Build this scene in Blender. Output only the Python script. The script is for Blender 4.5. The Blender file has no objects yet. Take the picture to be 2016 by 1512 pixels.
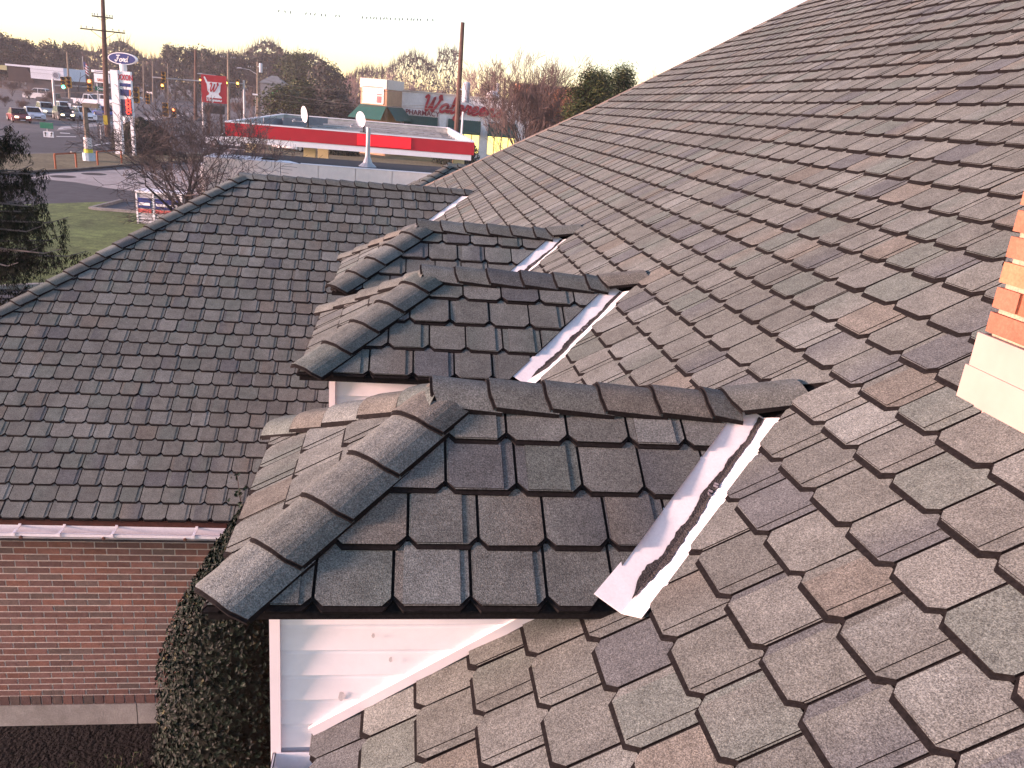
import bpy, math, random
from mathutils import Vector, Matrix
random.seed(7)
R = math.radians
sc = bpy.context.scene
COL = sc.collection

# ------------------------------------------------------------------ camera
H = 6.16                                    # eye height above the ground
CF, CP, CR, CY = 1601.0, R(18.60), R(5.084), R(8.67)
fwd = Vector((math.sin(CY)*math.cos(CP), math.cos(CY)*math.cos(CP), -math.sin(CP)))
r0 = Vector((math.cos(CY), -math.sin(CY), 0)); u0 = r0.cross(fwd)
right = math.cos(CR)*r0 + math.sin(CR)*u0
up = -math.sin(CR)*r0 + math.cos(CR)*u0
EYE = Vector((0, 0, H))
cam_d = bpy.data.cameras.new('camera'); cam = bpy.data.objects.new('camera', cam_d); COL.objects.link(cam)
cam_d.sensor_width = 36; cam_d.lens = 36*CF/2016; cam_d.clip_start = 0.05; cam_d.clip_end = 5000
cam.matrix_world = Matrix(((right.x, up.x, -fwd.x, 0), (right.y, up.y, -fwd.y, 0), (right.z, up.z, -fwd.z, H), (0, 0, 0, 1)))
sc.camera = cam

def ray(px, py): return fwd + right*((px-1008)/CF) - up*((py-756)/CF)
def at(px, py, Y): v = ray(px, py); return EYE + v*(Y/v.y)          # the place at depth Y seen there in the photo
def gp(px, py, z=0.0): v = ray(px, py); return EYE + v*((z-H)/v.z)   # the place on level z
def proj(p):
    d = Vector(p)-EYE; w = d.dot(fwd)
    if w < 0.05: return None
    return (1008+CF*d.dot(right)/w, 756-CF*d.dot(up)/w)

# ------------------------------------------------------------------ world, sun, exposure
SUN_EL, SUN_AZ = R(8.5), R(8)            # low in the west (-X), a little towards -Y
S = Vector((-math.cos(SUN_EL)*math.cos(SUN_AZ), -math.cos(SUN_EL)*math.sin(SUN_AZ), math.sin(SUN_EL)))
w = bpy.data.worlds.new('World'); sc.world = w; w.use_nodes = True
nt = w.node_tree; bg = nt.nodes['Background']
sky = nt.nodes.new('ShaderNodeTexSky'); sky.sky_type = 'NISHITA'; sky.sun_disc = False
sky.sun_elevation = SUN_EL; sky.sun_rotation = math.atan2(S.x, S.y)
sky.air_density = 1.0; sky.dust_density = 0.3; sky.ozone_density = 1.0
tn = nt.nodes.new('ShaderNodeVectorMath'); tn.operation = 'MULTIPLY'; tn.inputs[1].default_value = (1.01, 0.955, 1.12)   # even cast of the evening air
nt.links.new(sky.outputs[0], tn.inputs[0]); nt.links.new(tn.outputs[0], bg.inputs[0]); bg.inputs[1].default_value = 0.13
sun_d = bpy.data.lights.new('sun', 'SUN'); sun = bpy.data.objects.new('sun', sun_d); COL.objects.link(sun)
sun_d.energy = 4.7; sun_d.angle = R(9); sun_d.color = (1.0, 0.60, 0.53)
sun.rotation_euler = S.to_track_quat('Z', 'Y').to_euler()
sc.view_settings.view_transform = 'Standard'; sc.view_settings.look = 'None'
sc.view_settings.exposure = 1.66; sc.view_settings.gamma = 1.0; sc.view_settings.use_curve_mapping = False

# ------------------------------------------------------------------ materials
MATS = {}
def mat(name, col=(0.5, 0.5, 0.5), rough=0.8, tint=False, noise=(), bump=None, metal=0.0, emit=None, spec=0.3):
    """Principled material; tint multiplies by the mesh's own 'tint' colour; noise = ((scale, amount, detail), ...)."""
    if name in MATS: return MATS[name]
    m = bpy.data.materials.new(name); m.use_nodes = True
    t = m.node_tree; b = t.nodes['Principled BSDF']
    b.inputs['Roughness'].default_value = rough; b.inputs['Metallic'].default_value = metal
    b.inputs['Specular IOR Level'].default_value = spec
    if tint:
        a = t.nodes.new('ShaderNodeAttribute'); a.attribute_name = 'tint'; out = a.outputs['Color']
    else:
        a = t.nodes.new('ShaderNodeRGB'); a.outputs[0].default_value = (*col, 1); out = a.outputs[0]
    tc = t.nodes.new('ShaderNodeTexCoord'); last = None
    for sc_, amt, det in noise:
        n = t.nodes.new('ShaderNodeTexNoise'); n.inputs['Scale'].default_value = sc_; n.inputs['Detail'].default_value = det
        n.inputs['Roughness'].default_value = 0.65
        t.links.new(tc.outputs['Object'], n.inputs['Vector'])
        mr = t.nodes.new('ShaderNodeMapRange'); mr.inputs[1].default_value = 0.3; mr.inputs[2].default_value = 0.7
        mr.inputs[3].default_value = 1-amt; mr.inputs[4].default_value = 1+amt
        t.links.new(n.outputs[0], mr.inputs[0])
        mx = t.nodes.new('ShaderNodeVectorMath'); mx.operation = 'SCALE'
        t.links.new(out, mx.inputs[0]); t.links.new(mr.outputs[0], mx.inputs['Scale']); out = mx.outputs[0]; last = n
    t.links.new(out, b.inputs['Base Color'])
    if bump:
        n = t.nodes.new('ShaderNodeTexNoise'); n.inputs['Scale'].default_value = bump[0]; n.inputs['Detail'].default_value = 3
        t.links.new(tc.outputs['Object'], n.inputs['Vector'])
        bm = t.nodes.new('ShaderNodeBump'); bm.inputs['Strength'].default_value = bump[1]; bm.inputs['Distance'].default_value = bump[2]
        t.links.new(n.outputs[0], bm.inputs['Height']); t.links.new(bm.outputs[0], b.inputs['Normal'])
    if emit:
        b.inputs['Emission Color'].default_value = (*emit[0], 1); b.inputs['Emission Strength'].default_value = emit[1]
    MATS[name] = m; return m

M_SHING = mat('shingle_granules', rough=0.95, tint=True, noise=((120, 0.24, 2), (260, 0.48, 1), (16, 0.17, 3), (1.1, 0.14, 4)), bump=(330, 0.6, 0.004), spec=0.15)
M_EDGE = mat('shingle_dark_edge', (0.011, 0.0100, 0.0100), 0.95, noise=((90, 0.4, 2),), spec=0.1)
M_WHITE = mat('white_siding_vinyl', (0.88, 0.85, 0.85), 0.55, noise=((3.0, 0.05, 4), (9, 0.03, 4), (40, 0.015, 2)), spec=0.35)
M_TRIM = mat('white_trim_paint', (0.86, 0.80, 0.79), 0.5, noise=((6, 0.04, 3),))
M_FLASH = mat('white_flashing_metal', (0.74, 0.735, 0.72), 0.75, noise=((14, 0.06, 4), (120, 0.04, 2)))
M_DEBRIS = mat('washed_granules', (0.045, 0.043, 0.042), 1.0, noise=((260, 0.7, 2), (80, 0.4, 2)), bump=(200, 1.0, 0.01))
M_BRICK = mat('brick_clay', rough=0.9, tint=True, noise=((14, 0.16, 4), (120, 0.15, 3)), bump=(70, 0.5, 0.006), spec=0.2)
M_MORTAR = mat('mortar', (0.50, 0.45, 0.39), 0.95, noise=((20, 0.15, 3), (200, 0.2, 2)), bump=(120, 0.5, 0.005))
M_CONC = mat('foundation_concrete', (0.30, 0.29, 0.26), 0.95, noise=((3.5, 0.3, 5), (60, 0.15, 3)), bump=(60, 0.4, 0.006))
M_GUTTER = mat('gutter_white', (0.74, 0.75, 0.78), 0.4, noise=((5, 0.06, 4), (50, 0.05, 2)))
M_FASCIA = mat('fascia_redbrown', (0.075, 0.028, 0.022), 0.8, noise=((12, 0.3, 3),))
M_DARK = mat('dark_void', (0.02, 0.02, 0.022), 0.9, noise=((20, 0.3, 2),))
M_CREAM = mat('cream_painted_metal', (0.36, 0.265, 0.225), 0.45, noise=((7, 0.06, 3),))

# ------------------------------------------------------------------ mesh helpers
class MB:
    def __init__(s): s.v = []; s.f = []; s.m = []; s.t = []
    def poly(s, pts, m=0, tint=(1, 1, 1)):
        i = len(s.v); s.v += [tuple(p) for p in pts]; s.f.append(tuple(range(i, i+len(pts)))); s.m.append(m); s.t.append(tint)
    def mesh(s, vs, fs, m=0, tint=(1, 1, 1)):
        i = len(s.v); s.v += [tuple(p) for p in vs]
        for f in fs: s.f.append(tuple(i+k for k in f)); s.m.append(m); s.t.append(tint)
    def box(s, a, b, m=0, tint=(1, 1, 1), X=None):
        (x0, y0, z0), (x1, y1, z1) = a, b
        vs = [Vector(p) for p in ((x0,y0,z0),(x1,y0,z0),(x1,y1,z0),(x0,y1,z0),(x0,y0,z1),(x1,y0,z1),(x1,y1,z1),(x0,y1,z1))]
        if X is not None: vs = [X @ p for p in vs]
        s.mesh(vs, [(3,2,1,0),(4,5,6,7),(0,1,5,4),(1,2,6,5),(2,3,7,6),(3,0,4,7)], m, tint)
    def tube(s, pts, rad, n=6, m=0, tint=(1, 1, 1), cap=True):
        pts = [Vector(p) for p in pts]; rads = rad if isinstance(rad, (list, tuple)) else [rad]*len(pts)
        i0 = len(s.v); ax = None
        for k, p in enumerate(pts):
            d = (pts[min(k+1, len(pts)-1)]-pts[max(k-1, 0)])
            d = d.normalized() if d.length > 1e-9 else Vector((0, 0, 1))
            if ax is None: ax = d.orthogonal().normalized()
            ax = (ax - d*ax.dot(d)); ax = ax.normalized() if ax.length > 1e-6 else d.orthogonal().normalized()
            bx = d.cross(ax)
            for j in range(n):
                a = 2*math.pi*j/n; s.v.append(tuple(p+(ax*math.cos(a)+bx*math.sin(a))*rads[k]))
        for k in range(len(pts)-1):
            for j in range(n):
                a = i0+k*n+j; b = i0+k*n+(j+1) % n
                s.f.append((a, b, b+n, a+n)); s.m.append(m); s.t.append(tint)
        if cap and n > 2:
            s.f.append(tuple(i0+j for j in reversed(range(n)))); s.m.append(m); s.t.append(tint)
            s.f.append(tuple(i0+(len(pts)-1)*n+j for j in range(n))); s.m.append(m); s.t.append(tint)
    def lathe(s, prof, n=16, m=0, tint=(1, 1, 1), X=None):
        i0 = len(s.v)
        for r, z in prof:
            for j in range(n):
                p = Vector((r*math.cos(2*math.pi*j/n), r*math.sin(2*math.pi*j/n), z)); s.v.append(tuple(X @ p if X is not None else p))
        for k in range(len(prof)-1):
            for j in range(n):
                a = i0+k*n+j; b = i0+k*n+(j+1) % n; s.f.append((a, b, b+n, a+n)); s.m.append(m); s.t.append(tint)
    def prism(s, poly, top, bot, mtop=0, mside=1, tint=(1, 1, 1)):
        """poly: list of 2-D points (counter-clockwise), top/bot: functions giving the 3-D point."""
        T = [top(p) for p in poly]; B = [bot(p) for p in poly]; n = len(poly); i = len(s.v)
        s.v += [tuple(p) for p in T+B]
        s.f.append(tuple(range(i, i+n))); s.m.append(mtop); s.t.append(tint)
        tint = tint[0] if isinstance(tint, list) else tint
        for k in range(n):
            j = (k+1) % n; s.f.append((i+n+k, i+n+j, i+j, i+k)); s.m.append(mside); s.t.append(tint)
    def build(s, name, mats, parent=None, loc=None, smooth=False, **props):
        me = bpy.data.meshes.new(name); 
        me.from_pydata(s.v, [], s.f)
        mats = mats if isinstance(mats, (list, tuple)) else [mats]
        for x in mats: me.materials.append(x)
        if len(mats) > 1: me.polygons.foreach_set('material_index', s.m)
        if any(t != (1, 1, 1) for t in s.t):
            ca = me.color_attributes.new('tint', 'FLOAT_COLOR', 'CORNER'); buf = []
            for f, t in zip(s.f, s.t):
                if isinstance(t, list):
                    for c in t: buf += [c[0], c[1], c[2], 1.0]
                else: buf += [t[0], t[1], t[2], 1.0]*len(f)
            ca.data.foreach_set('color', buf)
        if smooth: me.polygons.foreach_set('use_smooth', [True]*len(me.polygons))
        me.update()
        o = bpy.data.objects.new(name, me); COL.objects.link(o)
        if parent is not None: o.parent = parent
        if loc is not None: o.location = loc
        for k, v in props.items(): o[k] = v
        return o

def empty(name, loc=(0, 0, 0), rz=0, label=None, category=None, group=None, kind=None, parent=None):
    o = bpy.data.objects.new(name, None); COL.objects.link(o); o.location = loc; o.rotation_euler = (0, 0, rz)
    tag(o, label, category, group, kind)
    if parent is not None: o.parent = parent
    return o
def tag(o, label=None, category=None, group=None, kind=None):
    for k, v in (('label', label), ('category', category), ('group', group), ('kind', kind)):
        if v: o[k] = v
    return o
def clip(poly, a, b, c):
    """keep a*u+b*v <= c"""
    out = []
    for i, p in enumerate(poly):
        q = poly[(i+1) % len(poly)]; dp = a*p[0]+b*p[1]-c; dq = a*q[0]+b*q[1]-c
        if dp <= 0: out.append(p)
        if dp*dq < 0: t = dp/(dp-dq); out.append((p[0]+(q[0]-p[0])*t, p[1]+(q[1]-p[1])*t))
    return out
def area(poly): return 0.5*sum(p[0]*q[1]-q[0]*p[1] for p, q in zip(poly, poly[1:]+poly[:1])) if len(poly) > 2 else 0.0

# ------------------------------------------------------------------ the house: shared numbers
T33 = math.tan(R(33)); C33 = math.cos(R(33)); S33 = math.sin(R(33))
X0 = 2.549                                   # main roof: z = H + T33*(x-X0)
EAVE_X = -0.186
WYE, WZE, WYR = 6.7144, -3.6912, 10.769      # wing eave line (Y, z) and ridge Y
WXL = -1.963                                 # wing ridge's hip end
DORM_Y = (2.397, 4.243, 5.985)
DZR, DHALF, DCHEEK, DXA = -0.845, 0.600, 0.43, 0.165
DXR = X0 + DZR/T33                           # where a dormer ridge meets the main slope
RAKE = ((0.30, 14.65), (2.653, 12.29), (7.0, 9.65))
def rake_y(x):
    (xa, ya), (xb, yb), (xc, yc) = RAKE
    return ya+(yb-ya)*(x-xa)/(xb-xa) if x < xb else yb+(yc-yb)*(x-xb)/(xc-xb)
PAL = [((0.118, 0.130, 0.118), 7), ((0.109, 0.120, 0.110), 5), ((0.089, 0.099, 0.100), 2.4), ((0.133, 0.146, 0.134), 3),
       ((0.125, 0.125, 0.108), 1.6), ((0.106, 0.126, 0.114), 2.8), ((0.145, 0.163, 0.152), 1.2)]
def pick_tint(rng):
    c = rng.choices([p[0] for p in PAL], [p[1] for p in PAL])[0]; k = rng.uniform(0.92, 1.08)
    return (c[0]*k, c[1]*k, c[2]*k)

class Tab: pass
def tabs(O, U, V, N, v0, nrow, e, wtab, urange, clips, rng, lastfrac=1.0):
    """All tabs of a roof face: O origin, U along the courses, V up the slope, N normal; clips(u, v) -> half-planes to keep."""
    out = []
    for k in range(nrow):
        v = v0+k*e; u = urange[0]-rng.uniform(0, wtab)
        while u < urange[1]:
            wd = wtab*rng.uniform(0.93, 1.08); a, b = u+0.0042, u+wd-0.0042; u += wd
            dv = rng.uniform(-0.002, 0.002); c1 = wtab*rng.uniform(0.11, 0.145); vb = v+dv; vt = v+e+0.012
            r1, r2 = rng.uniform(-.0015, .0015), rng.uniform(-.0015, .0015)
            tab = [(a+c1, vb+r1), (b-c1, vb+r2), (b, vb+c1), (b, vt), (a, vt), (a, vb+c1)]
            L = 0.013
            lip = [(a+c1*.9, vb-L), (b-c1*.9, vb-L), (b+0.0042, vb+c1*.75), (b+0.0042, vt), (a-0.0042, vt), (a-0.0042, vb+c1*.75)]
            t = Tab(); t.k = k; t.v = v; t.e = e; t.fr = (O, U, V, N); t.tint = pick_tint(rng); t.tintb = pick_tint(rng) if rng.random() < .55 else t.tint; t.over = None
            x = rng.random()
            x *= .74
            if x < 0.5:
                il, ir = (0.004, rng.uniform(.024, .04)) if x < 0.3 else ((rng.uniform(.02, .034), rng.uniform(.022, .036)) if x < 0.42 else (rng.uniform(.02, .03), 0.004))
                q = c1*.8
                t.over = [(a+max(il, q), vb+.003), (b-max(ir, q), vb+.003)]
                if ir < q: t.over += [(b-ir, vb+q)]
                t.over += [(b-ir, vt), (a+il, vt)]
                if il < q: t.over += [(a+il, vb+q)]
                t.tint2 = pick_tint(rng)
                if rng.random() < .5: t.tintb = t.tint2
            t.lift = rng.uniform(0, 0.002) + (rng.uniform(0.002, .005) if rng.random() < .06 else 0)
            t.polys = []
            for pl in (tab, lip, t.over):
                if pl is None: t.polys.append(None); continue
                for h in clips(0.5*(a+b), v+.5*e): pl = clip(pl, *h) if pl else pl
                t.polys.append(pl if len(pl) > 2 and area(pl) > 2e-4 else None)
            if t.polys[0] is None: continue
            cu = sum(p[0] for p in t.polys[0])/len(t.polys[0]); cv = sum(p[1] for p in t.polys[0])/len(t.polys[0])
            t.c = O+U*cu+V*cv
            q = [proj(O+U*p[0]+V*p[1]) for p in t.polys[0]]
            if any(p is None for p in q): t.px = 0; out.append(t); continue
            t.px = abs(area(q)) if any(-30 < p[0] < 2046 and -30 < p[1] < 1542 for p in q) else 0
            out.append(t)
    return out
def add_tab(mb, t):
    O, U, V, N = t.fr
    def surf(hb, hs, lift=0.0):
        return lambda p: O+U*p[0]+V*p[1]+N*(hb-(p[1]-t.v)/t.e*hs+lift*max(0, 1-(p[1]-t.v)/t.e))
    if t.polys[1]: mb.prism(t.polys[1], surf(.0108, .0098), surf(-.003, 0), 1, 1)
    def blend(poly, a, b):                # granule colours blend from one side of a tab to the other
        us = [p[0] for p in poly]; lo, hi = min(us), max(us)
        return [tuple(x+(y-x)*(p[0]-lo)/max(1e-6, hi-lo) for x, y in zip(a, b)) for p in poly]
    mb.prism(t.polys[0], surf(.0172, .0122, t.lift), surf(.007, .007), 0, 1, blend(t.polys[0], t.tint, t.tintb))
    if t.polys[2]: mb.prism(t.polys[2], surf(.0204, .0122, t.lift), surf(.013, .0115), 0, 1, blend(t.polys[2], t.tint2, t.tintb))
def place_tabs(ts, parent, seen, limit=300, name='shingle'):
    for t in ts:
        if t.px and not seen(t.c): t.px *= 0.0
    ts.sort(key=lambda t: -t.px); rest = MB(); n = 0
    for t in ts:
        if n < limit and t.px > 60:
            mb = MB(); add_tab(mb, t); mb.build(name, (M_SHING, M_EDGE), parent); n += 1
        else: add_tab(rest, t)
    if rest.v: rest.build(name+'_field', (M_SHING, M_EDGE), parent, kind='stuff')
    return n

def hidden_by_dormers(p):
    """is the straight view from the eye to p cut by a dormer's near slope or cheek?"""
    d = p-EYE
    for yr in DORM_Y:
        den = d.z-T33*d.y
        if abs(den) > 1e-9:
            s = (H+DZR+T33*(0-yr)-H + 0.0)/den if False else ((DZR-T33*yr)/den)
            q = d*s
            if 0.02 < s < 0.985 and yr-DHALF < q.y < yr and q.x > DXA-(yr-q.y) and q.x < DXR-(yr-q.y): return True
        if abs(d.y) > 1e-9:
            s = (yr-DCHEEK)/d.y; q = d*s
            if 0.02 < s < 0.985 and q.z < DZR-T33*DHALF and -.31 < q.x and q.z > T33*(q.x-X0): return True
    return False

def cap_strip(mb, P, D, A, B, length, hw, rise, thick=0.006, tint=(.15, .14, .13), rng=random):
    """one bent ridge or hip cap: P low end on the ridge line, D up along it, A and B unit vectors down the two slopes."""
    Nn = -(A+B); Nn.normalize(); n = 12
    def prof(t, k):                     # t -1..1 across, softly rounded over the ridge
        side = A if t < 0 else B; a = abs(t)
        return P + side*(a*hw) + Nn*(0.0165*math.sin(a*math.pi))
    ts = [-1+2*i/n for i in range(n+1)]
    ch = 0.018
    low = []; hi = []; lowd = []
    for t in ts:
        back = ch*max(0, (abs(t)-0.62)/0.38)
        base = prof(t, 0)
        low.append(base+D*back+Nn*(rise+.016)); hi.append(base+D*length+Nn*0.020)
        lowd.append(base+D*(back-0.008)+Nn*(rise+.016-thick))
    def sheet(lo, h_, m, tn):
        for i in range(n):
            mb.poly([lo[i], lo[i+1], h_[i+1], h_[i]] , m, tn)
    flip = (low[1]-low[0]).cross(hi[0]-low[0]).dot(Nn) < 0
    def q(a, b, c, d, m, tn=(1, 1, 1)): mb.poly([d, c, b, a] if flip else [a, b, c, d], m, tn)
    drop = [p-Nn*(thick) for p in low]; hid = [p-Nn*0.004 for p in hi]
    lowb = [p-Nn*0.011 for p in lowd]
    for i in range(n):
        q(low[i], low[i+1], hi[i+1], hi[i], 0, tint)
        q(drop[i], drop[i+1], low[i+1], low[i], 1)
        q(lowd[i], lowd[i+1], drop[i+1], drop[i], 1)
        q(lowb[i], lowb[i+1], lowd[i+1], lowd[i], 1)
    for i, j in ((0, 1), (n, -1)):
        side = A if i == 0 else B
        a, b = low[i], hi[i]; c, d = drop[i]-Nn*.012, hid[i]-Nn*.010
        mb.poly([a, b, d, c], 1); 
def caps(parent, P0, P1, A, B, e, hw, rng, name='ridge_cap', over=0.03, rise=0.02):
    D = (P1-P0); L = D.length; D.normalize(); k = 0; s = -over
    while s < L-0.02:
        mb = MB(); ln = min(e*1.25, L-s+.02)
        cap_strip(mb, P0+D*s, D, A, B, ln, hw*rng.uniform(.97, 1.03), rise, tint=pick_tint(rng))
        mb.build(name, (M_SHING, M_EDGE), parent); s += e*rng.uniform(.96, 1.04)
# ------------------------------------------------------------------ the house itself
house = empty('brick_building', (0, 0, 0), 0, 'brick building with brown shingle roof, three white-sided dormers and lower wing', 'building')
main_roof = empty('main_roof', parent=house)
main_roof['label'] = 'large brown shingle slope rising behind the dormers'
rng = random.Random(11)
U = Vector((0, -1, 0)); V = Vector((C33, 0, S33)); N = Vector((-S33, 0, C33))   # U x V = N
O = Vector((0, 0, H-T33*X0))                                                    # x = v*C33, Y = -u
EXM = 0.1740; V0 = EAVE_X/C33
def main_clips(u, v):
    x, y = v*C33, -u; hs = []
    hs.append((0, -1, -V0+0.002 if v > V0+.02 else 9))
    # far rake
    (xa, ya), (xb, yb), (xc, yc) = RAKE
    g = (yb-ya)/(xb-xa) if x < xb else (yc-yb)/(xc-xb)
    hs.append((-1, -g*C33, yb-g*xb))                       # -u <= yb+g*(x-xb)
    # wing valley: keep Y <= x+9.849-gap in front of the wing ridge
    k = WYE-WZE/T33-X0
    if y < WYR: hs.append((-1, -C33, k-0.075))
    else: hs.append((1, -C33, -(2*WYR-k)-.06))
    for yr in DORM_Y:
        dy = y-yr
        if abs(dy) > 1.0: continue
        sgn = -1 if dy < 0 else 1
        if x < DXR-DHALF+.04: hs.append((-1, 0, yr-DCHEEK-.012) if sgn < 0 else (1, 0, -yr-DCHEEK-.012))
        else: hs.append((-1, C33*-1, yr-DXR-0.088) if sgn < 0 else (1, -C33, -yr-DXR-.088))
    return hs
mt = tabs(O, U, V, N, V0, 43, EXM, 0.192, (-14.8, -0.45), main_clips, rng)
n1 = place_tabs(mt, main_roof, lambda p: not hidden_by_dormers(p))
# deck under the shingles, with the far edge closed downwards
def mp(x, y, h=0.0): return Vector((x, y, H+T33*(x-X0)))+N*h
mb = MB(); xs = [EAVE_X+0.01, 0.3, 1.0, 1.8, 2.653, 4.0, 5.5, 6.4]
for a, b in zip(xs, xs[1:]):
    ya = 14.9 if a < .3 else rake_y(a); yb = rake_y(max(b, .3))
    mb.poly([mp(a, .45, -.002), mp(a, ya, -.002), mp(b, yb, -.002), mp(b, .45, -.002)][::-1], 0)
    mb.poly([mp(a, ya, -.002), mp(a, ya, -.002)-Vector((0, 0, 1.6)), mp(b, yb, -.002)-Vector((0, 0, 1.6)), mp(b, yb, -.002)], 0)
mb.build('roof_deck', M_EDGE, main_roof)
mb = MB(); pts = [mp(x, rake_y(x)+.008, .012) for x in (.3, 1.2, 2.0, 2.653, 3.6, 4.6, 5.6, 6.4)]
for p, q in zip(pts, pts[1:]):
    d = (q-p).normalized(); s_ = d.cross(N).normalized()
    w_ = .014
    for lo, hi_ in ((-.05, .014),):
        c = [p-s_*w_, p+s_*w_, q+s_*w_, q-s_*w_]
        top = [x+N*hi_ for x in c]; bot = [x+N*lo for x in c]
        mb.mesh(bot+top, [(3,2,1,0),(4,5,6,7),(0,1,5,4),(1,2,6,5),(2,3,7,6),(3,0,4,7)])
mb.build('rake_edge', mat('rake_metal', (0.20, 0.17, 0.15), 0.6, noise=((8, .15, 3),)), main_roof)

# walls under the main roof
mb = MB(); mb.box((-0.06, 0.2, 0), (0.24, 14.3, H+T33*(-.10-X0)-.03)); mb.build('main_wall', mat('plain_brick', (0.20, 0.075, 0.05), .9, noise=((10, .2, 4),)), house)
gut = MB()
gz = H+T33*(EAVE_X-X0)-0.035
for (xa, za), (xb, zb) in zip([(-.175, gz), (-.175, gz-.085), (-.275, gz-.085), (-.305, gz-.03), (-.305, gz), (-.296, gz)], [(-.175, gz-.085), (-.275, gz-.085), (-.305, gz-.03), (-.305, gz), (-.296, gz), (-.296, gz-.025)]):
    gut.poly([(xa, .3, za), (xb, .3, zb), (xb, 1.935, zb), (xa, 1.935, za)])
gut.poly([(-.175, 1.935, gz), (-.175, 1.935, gz-.085), (-.275, 1.935, gz-.085), (-.305, 1.935, gz-.03), (-.305, 1.935, gz)])
go = gut.build('gutter', M_GUTTER, house)
md = go.modifiers.new('s', 'SOLIDIFY'); md.thickness = .003
mb = MB(); mb.box((-.27, .32, gz-.080), (-.18, 1.92, gz-.060)); mb.build('gutter_dark_strip', M_DARK, go)  # near-black strip along the gutter bottom

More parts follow.
